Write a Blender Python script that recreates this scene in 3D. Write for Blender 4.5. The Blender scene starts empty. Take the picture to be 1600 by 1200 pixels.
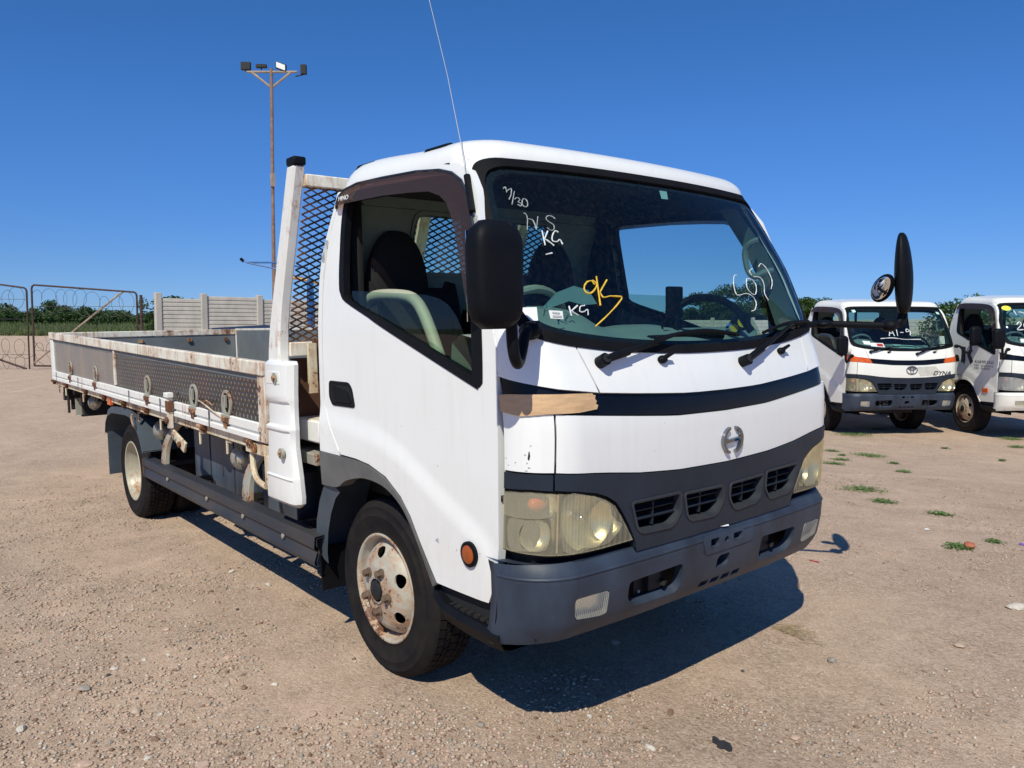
import bpy, math, random
import numpy as np
from math import pi, sin, cos, radians
from mathutils import Vector, Matrix
from mathutils.geometry import delaunay_2d_cdt

SC = bpy.context.scene
COL = SC.collection
random.seed(7)
RNG = np.random.default_rng(11)

# ------------------------------------------------------------------ camera, sky, sun
cam_d = bpy.data.cameras.new('camera'); cam = bpy.data.objects.new('camera', cam_d); COL.objects.link(cam)
SC.camera = cam
cam_d.sensor_width = 36; cam_d.lens = 1208.5 / 1600 * 36
cam_d.clip_start = .05; cam_d.clip_end = 3000
CR = ((0.6387517, -0.0523310, 0.7676312), (0.7694106, 0.0410182, -0.6374361), (0.0018709, 0.9977870, 0.0664646))
M = Matrix(CR).to_4x4(); M.translation = (2.6317, -2.3429, 1.3465)
cam.matrix_world = M
CAMP = Vector((2.6317, -2.3429, 1.3465))

SUN = Vector((.58, -.81, 1.07)).normalized()
EL = math.asin(SUN.z); AZ = math.atan2(SUN.x, SUN.y)
w = bpy.data.worlds.new('World'); SC.world = w; w.use_nodes = True
wt = w.node_tree; wt.nodes.clear()
sky = wt.nodes.new('ShaderNodeTexSky'); sky.sky_type = 'NISHITA'; sky.sun_disc = False
sky.sun_elevation = EL; sky.sun_rotation = AZ; sky.altitude = 300; sky.air_density = 1.0; sky.dust_density = .0; sky.ozone_density = 4.0
bg = wt.nodes.new('ShaderNodeBackground'); bg.inputs['Strength'].default_value = .105
wo = wt.nodes.new('ShaderNodeOutputWorld')
hs = wt.nodes.new('ShaderNodeHueSaturation'); hs.inputs['Saturation'].default_value = 1.20; hs.inputs['Hue'].default_value = .502
tint = wt.nodes.new('ShaderNodeMix'); tint.data_type = 'RGBA'; tint.blend_type = 'MULTIPLY'; tint.inputs[0].default_value = 1; tint.inputs[7].default_value = (.84, .95, 1.06, 1)
wt.links.new(sky.outputs[0], hs.inputs['Color']); wt.links.new(hs.outputs[0], tint.inputs[6]); gc = wt.nodes.new('ShaderNodeTexCoord'); gs = wt.nodes.new('ShaderNodeSeparateXYZ'); wt.links.new(gc.outputs['Generated'], gs.inputs[0])   # clear dry air: less white towards the horizon
gr_ = wt.nodes.new('ShaderNodeValToRGB'); ge = gr_.color_ramp.elements
for _p, _c in ((.08, (.47, .60, .88)), (.24, (.65, .80, 1)), (.40, (.68, .88, 1))): _e = ge.new(_p); _e.color = (*_c, 1)
ge[0].position = 0; ge[0].color = (.38, .53, .96, 1); ge[-1].position = 1; ge[-1].color = (.9, .97, 1, 1)
wt.links.new(gs.outputs[2], gr_.inputs[0]); t2 = wt.nodes.new('ShaderNodeMix'); t2.data_type = 'RGBA'; t2.blend_type = 'MULTIPLY'; t2.inputs[0].default_value = 1
wt.links.new(tint.outputs[2], t2.inputs[6]); wt.links.new(gr_.outputs[0], t2.inputs[7]); wt.links.new(t2.outputs[2], bg.inputs[0]); wt.links.new(bg.outputs[0], wo.inputs[0])
sl = bpy.data.lights.new('sun', 'SUN'); sl.energy = 4.4; sl.angle = radians(.5); sl.color = (1, .96, .80)
so = bpy.data.objects.new('sun', sl); COL.objects.link(so); so.rotation_euler = SUN.to_track_quat('Z', 'Y').to_euler(); so.location = (0, 0, 30)
SC.view_settings.view_transform = 'Standard'; SC.view_settings.look = 'None'; SC.view_settings.exposure = 0; SC.view_settings.gamma = 1
SC.view_settings.use_curve_mapping = False
SC.cycles.max_bounces = 8; SC.cycles.transparent_max_bounces = 24
SC.cycles.sample_clamp_indirect = 8

# ------------------------------------------------------------------ materials
MATS = {}
def nodes(name):
    m = bpy.data.materials.new(name); m.use_nodes = True; nt = m.node_tree
    return m, nt, nt.nodes['Principled BSDF'], nt.nodes['Material Output']
def N(nt, t, **kw):
    n = nt.nodes.new(t)
    for k, v in kw.items():
        if k in n.inputs: n.inputs[k].default_value = v
        else: setattr(n, k, v)
    return n
def noise(nt, scale, detail=4, rough=.6, stretch=None, coord='Object'):
    tc = N(nt, 'ShaderNodeTexCoord'); n = N(nt, 'ShaderNodeTexNoise'); n.inputs['Scale'].default_value = scale
    n.inputs['Detail'].default_value = detail; n.inputs['Roughness'].default_value = rough
    if stretch:
        mp = N(nt, 'ShaderNodeMapping'); mp.inputs['Scale'].default_value = stretch
        nt.links.new(tc.outputs[coord], mp.inputs[0]); nt.links.new(mp.outputs[0], n.inputs[0])
    else: nt.links.new(tc.outputs[coord], n.inputs[0])
    return n.outputs[0]
def ramp(nt, fac, stops):
    r = N(nt, 'ShaderNodeValToRGB'); e = r.color_ramp.elements
    while len(e) < len(stops): e.new(.5)
    for i, (p, c) in enumerate(stops):
        e[i].position = p; e[i].color = (c, c, c, 1) if not isinstance(c, tuple) else (*c[:3], 1)
    nt.links.new(fac, r.inputs[0]); return r.outputs[0]
def mixc(nt, fac, a, b, mode='MIX'):
    x = N(nt, 'ShaderNodeMix'); x.data_type = 'RGBA'; x.blend_type = mode
    for s, v in ((0, fac), (6, a), (7, b)):
        if hasattr(v, 'links'): nt.links.new(v, x.inputs[s])
        elif s == 0: x.inputs[0].default_value = v
        else: x.inputs[s].default_value = (*v, 1)
    return x.outputs[2]
def bump(nt, p, h, st, dist=.01):
    b = N(nt, 'ShaderNodeBump'); b.inputs['Strength'].default_value = st; b.inputs['Distance'].default_value = dist
    nt.links.new(h, b.inputs['Height']); nt.links.new(b.outputs[0], p.inputs['Normal'])
def simple(name, col, rough=.5, metal=0, var=.15, nscale=6, bmp=0, bscale=80, coat=0, col2=None, stretch=None, spec=None):
    m, nt, p, o = nodes(name)
    p.inputs['Roughness'].default_value = rough; p.inputs['Metallic'].default_value = metal
    if coat: p.inputs['Coat Weight'].default_value = coat; p.inputs['Coat Roughness'].default_value = .06
    if spec is not None: p.inputs['Specular IOR Level'].default_value = spec
    c2 = col2 or tuple(c * (1 - var) for c in col)
    f = ramp(nt, noise(nt, nscale, 6, .65, stretch), [(.35, 0.), (.65, 1.)])
    nt.links.new(mixc(nt, f, c2, col), p.inputs['Base Color'])
    if bmp: bump(nt, p, noise(nt, bscale, 3), bmp, .004)
    MATS[name] = m; return m

def rustpaint(name, paint, amount=.55, streak=True, rough=.55, chipoff=0.):
    m, nt, p, o = nodes(name)
    a = noise(nt, 3.2, 8, .72); b = noise(nt, 30, 4, .7, (1, 1, .12) if streak else None); c = noise(nt, 70, 3)
    s = N(nt, 'ShaderNodeMath', operation='MULTIPLY_ADD'); nt.links.new(b, s.inputs[0]); s.inputs[1].default_value = .6; nt.links.new(a, s.inputs[2])
    st = ramp(nt, s.outputs[0], [(amount + .27, 0.), (amount + .45, .75)])
    chip = N(nt, 'ShaderNodeMath', operation='MULTIPLY_ADD'); nt.links.new(c, chip.inputs[0]); chip.inputs[1].default_value = .35; nt.links.new(a, chip.inputs[2])
    ch = ramp(nt, chip.outputs[0], [(amount + .24 + chipoff, 0.), (amount + .27 + chipoff, .9)])
    dirt = ramp(nt, noise(nt, 9, 6, .7), [(.3, .0), (.75, .35)])
    base = mixc(nt, dirt, paint, tuple(x * y for x, y in zip(paint, (.72, .64, .52))))
    c1 = mixc(nt, st, base, (.40, .17, .06))
    c2 = mixc(nt, ch, c1, (.10, .035, .015))
    nt.links.new(c2, p.inputs['Base Color']); p.inputs['Roughness'].default_value = rough
    bump(nt, p, ch, .25, .002)
    MATS[name] = m; return m

def carpaint(name='white_paint', col=(.83, .84, .84)):
    m, nt, p, o = nodes(name)
    f = ramp(nt, noise(nt, 2.5, 7, .7), [(.35, 0.), (.8, .22)])
    g = ramp(nt, noise(nt, 26, 3, .6, (1, 1, .08)), [(.52, 0.), (.8, .22)])
    c1 = mixc(nt, f, col, tuple(c * k for c, k in zip(col, (.86, .83, .78))))
    c2 = mixc(nt, g, c1, tuple(c * k for c, k in zip(col, (.8, .77, .7))))
    sp = ramp(nt, noise(nt, 55, 2), [(.755, 0.), (.775, .8)])
    c3 = mixc(nt, sp, c2, (.35, .27, .2))
    tcz = N(nt, 'ShaderNodeTexCoord'); sz = N(nt, 'ShaderNodeSeparateXYZ'); nt.links.new(tcz.outputs['Object'], sz.inputs[0]); mz = N(nt, 'ShaderNodeMapRange'); nt.links.new(sz.outputs[2], mz.inputs[0]); mz.inputs[1].default_value = .95; mz.inputs[2].default_value = .5; mz.inputs[3].default_value = 0; mz.inputs[4].default_value = .85
    dm = N(nt, 'ShaderNodeMath', operation='MULTIPLY'); nt.links.new(mz.outputs[0], dm.inputs[0]); nt.links.new(ramp(nt, noise(nt, 7, 6, .75, (1, 1, .5)), [(.38, .05), (.72, .55)]), dm.inputs[1])
    c3 = mixc(nt, dm.outputs[0], c3, (.60, .52, .43))
    nt.links.new(c3, p.inputs['Base Color']); p.inputs['Roughness'].default_value = .34
    p.inputs['Coat Weight'].default_value = .35; p.inputs['Coat Roughness'].default_value = .12
    bump(nt, p, noise(nt, 3, 2), .05, .02)
    MATS[name] = m; return m

def glass(name, tint, refl=1.0, dirt=.04, frost=0., dcol=(.55, .52, .46)):
    m = bpy.data.materials.new(name); m.use_nodes = True; nt = m.node_tree; nt.nodes.clear()
    o = N(nt, 'ShaderNodeOutputMaterial'); tr = N(nt, 'ShaderNodeBsdfTransparent'); tr.inputs[0].default_value = (*tint, 1)
    gl = N(nt, 'ShaderNodeBsdfGlossy'); gl.inputs[1].default_value = .015; gl.inputs[0].default_value = (refl, refl, refl, 1)
    ge = N(nt, 'ShaderNodeNewGeometry'); vm = N(nt, 'ShaderNodeVectorMath', operation='DOT_PRODUCT'); nt.links.new(ge.outputs['Normal'], vm.inputs[0]); nt.links.new(ge.outputs['Incoming'], vm.inputs[1])
    ab = N(nt, 'ShaderNodeMath', operation='ABSOLUTE'); nt.links.new(vm.outputs['Value'], ab.inputs[0]); iv = N(nt, 'ShaderNodeMath', operation='SUBTRACT'); iv.inputs[0].default_value = 1; nt.links.new(ab.outputs[0], iv.inputs[1])
    pw = N(nt, 'ShaderNodeMath', operation='POWER'); nt.links.new(iv.outputs[0], pw.inputs[0]); pw.inputs[1].default_value = 5; ma = N(nt, 'ShaderNodeMath', operation='MULTIPLY_ADD'); nt.links.new(pw.outputs[0], ma.inputs[0]); ma.inputs[1].default_value = .9; ma.inputs[2].default_value = .05
    mx = N(nt, 'ShaderNodeMixShader'); nt.links.new(ma.outputs[0], mx.inputs[0]); nt.links.new(tr.outputs[0], mx.inputs[1]); nt.links.new(gl.outputs[0], mx.inputs[2])
    df = N(nt, 'ShaderNodeBsdfDiffuse'); df.inputs[0].default_value = (*dcol, 1)
    m2 = N(nt, 'ShaderNodeMixShader')
    d = ramp(nt, noise(nt, 60, 5, .75), [(.45, frost), (.8, frost + dirt)])
    nt.links.new(d, m2.inputs[0]); nt.links.new(mx.outputs[0], m2.inputs[1]); nt.links.new(df.outputs[0], m2.inputs[2]); nt.links.new(m2.outputs[0], o.inputs[0])
    MATS[name] = m; return m

def lensmat(name, col, trans=.45, flute=160, axis='Y', rough=.06):
    m = bpy.data.materials.new(name); m.use_nodes = True; nt = m.node_tree; nt.nodes.clear()
    o = N(nt, 'ShaderNodeOutputMaterial'); p = N(nt, 'ShaderNodeBsdfPrincipled'); p.inputs['Roughness'].default_value = rough
    f = ramp(nt, noise(nt, 9, 5), [(.3, 0.), (.8, 1.)])
    nt.links.new(mixc(nt, f, col, tuple(c * .8 for c in col)), p.inputs['Base Color'])
    tr = N(nt, 'ShaderNodeBsdfTransparent'); tr.inputs[0].default_value = (.95, .92, .8, 1)
    tc = N(nt, 'ShaderNodeTexCoord'); wv = N(nt, 'ShaderNodeTexWave'); wv.wave_type = 'BANDS'; wv.bands_direction = axis; wv.inputs['Scale'].default_value = flute
    nt.links.new(tc.outputs['Object'], wv.inputs[0]); b = N(nt, 'ShaderNodeBump'); b.inputs['Strength'].default_value = .45; b.inputs['Distance'].default_value = .004
    nt.links.new(wv.outputs[1], b.inputs['Height']); nt.links.new(b.outputs[0], p.inputs['Normal'])
    mx = N(nt, 'ShaderNodeMixShader'); mx.inputs[0].default_value = trans
    nt.links.new(p.outputs[0], mx.inputs[1]); nt.links.new(tr.outputs[0], mx.inputs[2]); nt.links.new(mx.outputs[0], o.inputs[0])
    MATS[name] = m; return m

carpaint(); carpaint('cream_paint', (.80, .80, .76))
rustpaint('bed_paint', (.78, .76, .67), .485, chipoff=.05); rustpaint('bed_paint_clean', (.82, .82, .80), .60); rustpaint('cream_rust', (.70, .63, .47), .47, chipoff=.02)
simple('nut_steel', (.20, .14, .10), .6, .2, .5, 40, .2, 90, col2=(.10, .06, .04))
rustpaint('rim_rear', (.42, .395, .31), .62, False, .4)
rustpaint('rim_paint', (.44, .42, .36), .47, False, chipoff=.03); rustpaint('rust_heavy', (.46, .30, .17), .36, False, .85)
rustpaint('grey_bracket', (.34, .34, .30), .52)
simple('bumper_grey', (.041, .058, .092), .5, 0, .3, 4, .08, 260, col2=(.020, .026, .040), stretch=(1, 1, .45), spec=.35)
def scuffs():
    m = MATS['bumper_grey']; nt = m.node_tree; p = nt.nodes['Principled BSDF']; old = p.inputs['Base Color'].links[0].from_socket
    a = ramp(nt, noise(nt, 26, 5, .75, (1, .25, 3)), [(.64, 0.), (.72, .5)]); b = ramp(nt, noise(nt, 3, 3), [(.48, 0.), (.6, 1.)]); q = N(nt, 'ShaderNodeMath', operation='MULTIPLY'); nt.links.new(a, q.inputs[0]); nt.links.new(b, q.inputs[1])
    nt.links.new(mixc(nt, q.outputs[0], old, (.16, .18, .22)), p.inputs['Base Color'])
scuffs()
simple('trim_grey', (.020, .029, .046), .5, 0, .3, 5, .05, 300, spec=.3)
simple('arch_grey', (.13, .13, .13), .55, 0, .35, 5, .05, 300)
simple('grille_lip', (.030, .038, .052), .5, 0, .4, 30, .05, 300, col2=(.042, .046, .052), spec=.3)
simple('gloss_black', (.005, .007, .013), .25, 0, .3, 5, spec=.22)
simple('black_plastic', (.0045, .0055, .008), .5, 0, .4, 7, .25, 220, col2=(.008, .009, .012), spec=.10)
simple('rubber', (.007, .007, .009), .75, 0, .4, 12, .1, 100, spec=.15)
simple('tyre_rubber', (.012, .0115, .014), .78, 0, .45, 9, .12, 150, col2=(.024, .021, .020), spec=.08)
simple('under_black', (.010, .011, .013), .8, 0, .3)
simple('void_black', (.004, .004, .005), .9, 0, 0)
simple('chassis_black', (.012, .014, .018), .6, 0, .5, 8, .2, 60, col2=(.03, .027, .024), spec=.3)
simple('guard_steel', (.028, .034, .050), .5, .1, .4, 5, .15, 50, col2=(.06, .056, .055), stretch=(.3, 1, 1), spec=.3)
simple('mud_plastic', (.065, .085, .11), .55, 0, .35, 4, .1, 90)
simple('tank_blue', (.085, .115, .16), .5, 0, .5, 3, .1, 40, col2=(.03, .035, .045), stretch=(1, 1, .2))
simple('chrome', (.75, .77, .8), .12, 1, .1)
simple('reflector', (.92, .89, .76), .30, 1, .2, 30, .5, 22)
simple('dark_chrome', (.30, .32, .35), .2, 1, .2)
simple('seat_cloth', (.009, .009, .011), .9, 0, .3)
simple('liner_dark', (.045, .05, .05), .9, 0, .3)
simple('trim_inner', (.22, .27, .25), .7, 0, .2, 8, .1, 150)
simple('dash_plastic', (.30, .37, .33), .6, 0, .15, 8, .1, 200)
simple('beige_trim', (.46, .47, .36), .6, 0, .2)
simple('orange_lens', (.75, .13, .02), .2, 0, .4, 20, .3, 120)
simple('orange_dark', (.38, .08, .015), .25, 0, .4, 20)
simple('red_plastic', (.45, .03, .03), .4)
simple('paper', (.78, .8, .8), .7, 0, .05)
simple('paper_green', (.5, .75, .68), .7, 0, .1)
simple('paper_grey', (.42, .44, .46), .7, 0, .2, 200)
simple('yellow_plastic', (.65, .48, .03), .35)
simple('chalk', (.8, .84, .86), .9, 0, .3, 90)
simple('chalk_dim', (.42, .48, .5), .9, 0, .4, 90)
simple('chalk_yellow', (.85, .55, .06), .9, 0, .3, 90)
simple('ink', (.012, .014, .022), .5)
simple('tape', (.62, .40, .22), .6, 0, .22, 14, .5, 40, stretch=(1, 1, 6))
simple('wood_floor', (.10, .085, .07), .8, 0, .5, 5, .2, 40, stretch=(.2, 3, 1))
simple('wood_brown', (.13, .055, .03), .8, 0, .4, 6, .2, 30)
simple('grey_inner', (.16, .175, .185), .7, 0, .25, 3)
simple('concrete', (.50, .47, .42), .9, 0, .25, 3, .3, 30, stretch=(1, 1, .5))
simple('pole_rust', (.19, .10, .065), .8, 0, .5, 4, .2, 30, col2=(.27, .19, .14))
simple('pole_pale', (.42, .33, .25), .8, 0, .4, 4)
simple('gate_rust', (.08, .045, .038), .8, 0, .5, 6)
simple('wire', (.10, .09, .085), .6, .3, .3)
simple('blue_steel', (.03, .13, .38), .5, 0, .3)
simple('amber_steel', (.65, .32, .03), .5, 0, .3)
simple('bark', (.11, .075, .05), .9, 0, .4, 9, .3, 40)
simple('yellow_sticker', (.75, .75, .06), .6, 0, .05)
simple('antenna_steel', (.30, .30, .31), .5, .3, .1)
simple('mirror_glass', (.8, .83, .85), .03, 1, .02)
glass('screen_glass', (.52, .68, .69), .85, .018)
glass('side_glass', (.55, .70, .62), .8, .02)
glass('visor_tint', (.34, .22, .19), .8, .08, .34, (.115, .078, .070))
glass('far_glass', (.5, .66, .66), .9, .04)
lensmat('lamp_lens', (.90, .83, .62), .80, 14)
lensmat('lamp_flute', (.92, .88, .76), .83, 30)
lensmat('fog_lens', (.62, .64, .64), .62, 40)
lensmat('clear_lens', (.72, .75, .78), .6)
lensmat('side_lamp_lens', (.62, .58, .54), .55, 25)
def leafmat(name, a, b, tr=.25):
    m, nt, p, o = nodes(name)
    oi = noise(nt, 2.2, 4, .7); f = ramp(nt, oi, [(.35, 0.), (.65, 1.)])
    nt.links.new(mixc(nt, f, a, b), p.inputs['Base Color']); p.inputs['Roughness'].default_value = .55
    p.inputs['Specular IOR Level'].default_value = .25
    tl = N(nt, 'ShaderNodeBsdfTranslucent'); nt.links.new(mixc(nt, f, a, b), tl.inputs[0])
    mx = N(nt, 'ShaderNodeMixShader'); mx.inputs[0].default_value = tr
    nt.links.new(p.outputs[0], mx.inputs[1]); nt.links.new(tl.outputs[0], mx.inputs[2]); nt.links.new(mx.outputs[0], o.inputs[0])
    MATS[name] = m
leafmat('leaf', (.035, .075, .018), (.075, .13, .03)); leafmat('leaf_far', (.03, .062, .02), (.06, .105, .03))
leafmat('weed_leaf', (.09, .17, .04), (.22, .32, .11)); leafmat('dry_leaf', (.35, .26, .13), (.5, .4, .22)); leafmat('field_leaf', (.085, .12, .04), (.17, .20, .08))

def plate_mat():
    m, nt, p, o = nodes('checker_plate')
    tc = N(nt, 'ShaderNodeTexCoord'); sp = N(nt, 'ShaderNodeSeparateXYZ'); nt.links.new(tc.outputs['Object'], sp.inputs[0])
    def mth(op, a, b=None):
        x = N(nt, 'ShaderNodeMath', operation=op)
        for i, v in enumerate((a, b)):
            if v is None: continue
            if hasattr(v, 'links'): nt.links.new(v, x.inputs[i])
            else: x.inputs[i].default_value = v
        return x.outputs[0]
    a = mth('SINE', mth('MULTIPLY', sp.outputs[0], 125)); b = mth('SINE', mth('MULTIPLY', sp.outputs[2], 125))
    h = mth('MAXIMUM', mth('MULTIPLY', a, b), 0)
    hm = ramp(nt, h, [(.45, 0.), (.75, 1.)])
    st = noise(nt, 5, 5, .7, (1.2, 1, .25)); f = ramp(nt, st, [(.3, 0.), (.7, 1.)])
    base = mixc(nt, f, (.035, .035, .04), (.10, .095, .09))
    red = ramp(nt, noise(nt, 2.6, 4), [(.52, 0.), (.66, .45)])  # reddish reflections, painted into the plate colour in random patches
    base = mixc(nt, red, base, (.15, .035, .045))
    nt.links.new(mixc(nt, hm, base, (.34, .34, .34)), p.inputs['Base Color'])
    p.inputs['Metallic'].default_value = .7
    nt.links.new(ramp(nt, st, [(.3, .16), (.7, .42)]), p.inputs['Roughness'])
    bump(nt, p, h, .8, .004)
    MATS['checker_plate'] = m
    m2 = m.copy(); m2.name = 'smooth_plate'; MATS['smooth_plate'] = m2
    for n in m2.node_tree.nodes:
        if n.bl_idname == 'ShaderNodeBump': n.inputs['Strength'].default_value = .04
        if n.bl_idname == 'ShaderNodeMath' and n.operation == 'MAXIMUM': n.inputs[1].default_value = 5
plate_mat()
def mesh_mat():
    m, nt, p, o = nodes('mesh_steel'); tc = N(nt, 'ShaderNodeTexCoord'); sp = N(nt, 'ShaderNodeSeparateXYZ'); nt.links.new(tc.outputs['Object'], sp.inputs[0])
    f = ramp(nt, noise(nt, 4, 5), [(.48, 0.), (.66, 1.)])
    nt.links.new(mixc(nt, f, (.014, .014, .018), (.30, .14, .06)), p.inputs['Base Color']); p.inputs['Roughness'].default_value = .7
    MATS['mesh_steel'] = m
mesh_mat()

# ------------------------------------------------------------------ mesh helpers
class MB:
    def __init__(s): s.v = []; s.f = []; s.m = []; s.n = {}; s.mats = []
    def mi(s, mat):
        if mat not in s.mats: s.mats.append(mat)
        return s.mats.index(mat)
    def add(s, V, F, mat, normals=None):
        b = len(s.v); k = s.mi(mat); s.v += [tuple(p) for p in V]
        for f in F: s.f.append(tuple(b + i for i in f)); s.m.append(k)
        if normals is not None:
            for i, q in enumerate(normals): s.n[b + i] = q
        return s
    def box(s, a, b, mat):
        (x0, y0, z0), (x1, y1, z1) = a, b
        V = [(x0, y0, z0), (x1, y0, z0), (x1, y1, z0), (x0, y1, z0), (x0, y0, z1), (x1, y0, z1), (x1, y1, z1), (x0, y1, z1)]
        return s.add(V, [(0, 3, 2, 1), (4, 5, 6, 7), (0, 1, 5, 4), (1, 2, 6, 5), (2, 3, 7, 6), (3, 0, 4, 7)], mat)
    def hexa(s, V, mat):  # 8 corners, same order as box
        return s.add(V, [(0, 3, 2, 1), (4, 5, 6, 7), (0, 1, 5, 4), (1, 2, 6, 5), (2, 3, 7, 6), (3, 0, 4, 7)], mat)
    def tube(s, P, r, mat, n=10, closed=False, flat=None):
        P = [Vector(p) for p in P]; R = r if isinstance(r, (list, tuple)) else [r] * len(P); V = []; F = []; prev = None; L = len(P)
        for i, p in enumerate(P):
            if closed: t = (P[(i + 1) % L] - P[i - 1])
            else: t = P[min(i + 1, L - 1)] - P[max(i - 1, 0)]
            t.normalize()
            if prev is None:
                u = t.orthogonal().normalized() if flat is None else (flat - t * flat.dot(t)).normalized()
            else: u = (prev - t * prev.dot(t)); u = u.normalized() if u.length > 1e-6 else t.orthogonal().normalized()
            prev = u; w_ = t.cross(u)
            for k in range(n):
                a = 2 * pi * k / n; V.append(p + (u * cos(a) + w_ * sin(a)) * R[i])
        for i in range(L - (0 if closed else 1)):
            for k in range(n):
                a = i * n; b = ((i + 1) % L) * n; F.append((a + k, a + (k + 1) % n, b + (k + 1) % n, b + k))
        if not closed: F.append(tuple(range(n - 1, -1, -1))); F.append(tuple((L - 1) * n + k for k in range(n)))
        return s.add(V, F, mat)
    def lathe(s, prof, o, axis, mat, n=48, a0=0, a1=2 * pi):  # prof: list (r, h) ; axis unit vector
        axis = Vector(axis).normalized(); u = axis.orthogonal().normalized() if abs(axis.y) < .9 else Vector((1, 0, 0)); w_ = axis.cross(u); o = Vector(o)
        full = abs(a1 - a0 - 2 * pi) < 1e-6; nn = n if full else n + 1; V = []; F = []
        for r, h in prof:
            for k in range(nn):
                a = a0 + (a1 - a0) * k / n; V.append(o + axis * h + (u * cos(a) + w_ * sin(a)) * r)
        for i in range(len(prof) - 1):
            for k in range(n):
                k2 = (k + 1) % nn; F.append((i * nn + k, i * nn + k2, (i + 1) * nn + k2, (i + 1) * nn + k))
        if full:
            if prof[0][0] > 1e-5: F.append(tuple(range(nn - 1, -1, -1))) if s_cap[0] else None
            if prof[-1][0] > 1e-5 and s_cap[0]: F.append(tuple((len(prof) - 1) * nn + k for k in range(nn)))
        return s.add(V, F, mat)
    def ell(s, c, R, mat, n=20, m=12, rot=None, shape=None):
        V = []; F = []
        for i in range(m + 1):
            ph = pi * i / m
            for k in range(n):
                a = 2 * pi * k / n; p = Vector((R[0] * sin(ph) * cos(a), R[1] * sin(ph) * sin(a), R[2] * cos(ph)))
                if shape: p = shape(p)
                if rot: p = rot @ p
                V.append(Vector(c) + p)
        for i in range(m):
            for k in range(n): F.append((i * n + k, (i + 1) * n + k, (i + 1) * n + (k + 1) % n, i * n + (k + 1) % n))
        return s.add(V, F, mat)
s_cap = [True]

def ob(name, mb, parent=None, bevel=0, angle=38, smooth=True, label=None):
    me = bpy.data.meshes.new(name); me.from_pydata(mb.v, [], mb.f)
    for k in mb.mats: me.materials.append(MATS[k])
    me.polygons.foreach_set('material_index', mb.m)
    if smooth:
        me.polygons.foreach_set('use_smooth', [True] * len(me.polygons)); me.set_sharp_from_angle(angle=radians(angle))
    if mb.n:
        me.update(); nr = [Vector(v.normal) for v in me.vertices]
        for i, q in mb.n.items(): nr[i] = Vector(q)
        me.normals_split_custom_set_from_vertices(nr)
    o = bpy.data.objects.new(name, me); COL.objects.link(o); o.parent = parent
    if bevel:
        b = o.modifiers.new('bevel', 'BEVEL'); b.width = bevel; b.segments = 2; b.limit_method = 'ANGLE'; b.angle_limit = radians(50)
    if label: o['label'] = label
    return o
def empty(name, loc=(0, 0, 0), rot=(0, 0, 0), parent=None):
    o = bpy.data.objects.new(name, None); COL.objects.link(o); o.location = loc; o.rotation_euler = rot; o.parent = parent
    o.empty_display_size = .2; return o
def tag(o, label, cat, group=None, kind=None):
    o['label'] = label
    if cat: o['category'] = cat
    if group: o['group'] = group
    if kind: o['kind'] = kind
    return o
def text_obj(name, s, size, mat, parent, matrix, depth=.001, shear=0, sx=1):
    cu = bpy.data.curves.new(name, 'FONT'); cu.body = s; cu.size = size; cu.extrude = depth; cu.align_x = 'CENTER'; cu.align_y = 'CENTER'; cu.shear = shear
    t = bpy.data.objects.new(name + '_curve', cu); COL.objects.link(t)
    dg = bpy.context.evaluated_depsgraph_get(); me = bpy.data.meshes.new_from_object(t.evaluated_get(dg))
    bpy.data.objects.remove(t); me.materials.clear(); me.materials.append(MATS[mat]); me.name = name
    me.transform(matrix @ Matrix.Diagonal((sx, 1, 1, 1)))
    o = bpy.data.objects.new(name, me); COL.objects.link(o); o.parent = parent; return o
def basis(o, x, y):
    x = Vector(x).normalized(); y = Vector(y); y = (y - x * y.dot(x)).normalized(); z = x.cross(y)
    m = Matrix((x, y, z)).transposed().to_4x4(); m.translation = Vector(o); return m

# ------------------------------------------------------------------ cab surface
class Surf:
    def __init__(s, F, W, R, K, sm=.05): s.F, s.W, s.R, s.K, s.sm = F, W, R, K, sm
    def g(s, T, z):
        xs = [a for a, b in T]; ys = [b for a, b in T]
        return sum(float(np.interp(z + d * s.sm, xs, ys)) for d in (-1, -.5, 0, .5, 1)) / 5
    def raw(s, t, z):
        F, w_, r, k = s.g(s.F, z), s.g(s.W, z), s.g(s.R, z), s.g(s.K, z)
        sg = 1 if t >= 0 else -1; a = abs(t)
        if a <= w_ - r: v = a; c = 0
        else:
            th = (a - (w_ - r)) / r
            if th > pi / 2: v = w_; c = r + (a - (w_ - r) - r * pi / 2)
            else: v = w_ - r + r * sin(th); c = r * (1 - cos(th))
        return Vector((F - k * min(v, w_) ** 2 - c, sg * v, z))
    def tm(s, z): w_, r = s.g(s.W, z), s.g(s.R, z); return w_ - r + r * pi / 2
    def xc(s, z): return s.g(s.F, z) - s.g(s.K, z) * s.g(s.W, z) ** 2 - s.g(s.R, z)
    def nrm(s, t, z):
        e = .006; a = s.raw(t + e, z) - s.raw(t - e, z); b = s.raw(t, z + e) - s.raw(t, z - e); return a.cross(b).normalized()
    def P(s, t, z, off=0): return s.raw(t, z) + s.nrm(t, z) * off
CAB = Surf([(.55, 1.0), (.68, 1.02), (.80, 1.025), (.95, 1.035), (1.10, 1.035), (1.20, 1.015), (1.28, .98), (1.40, .94), (1.60, .865), (1.80, .755), (1.93, .668), (2.0, .62)],
           [(.5, .85), (1.25, .85), (1.40, .848), (1.60, .835), (1.80, .81), (1.93, .785), (2.0, .77)],
           [(.5, .17), (1.1, .165), (1.3, .125), (1.9, .12)], [(.5, .06), (1.1, .06), (1.3, .08), (1.9, .10)])
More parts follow.
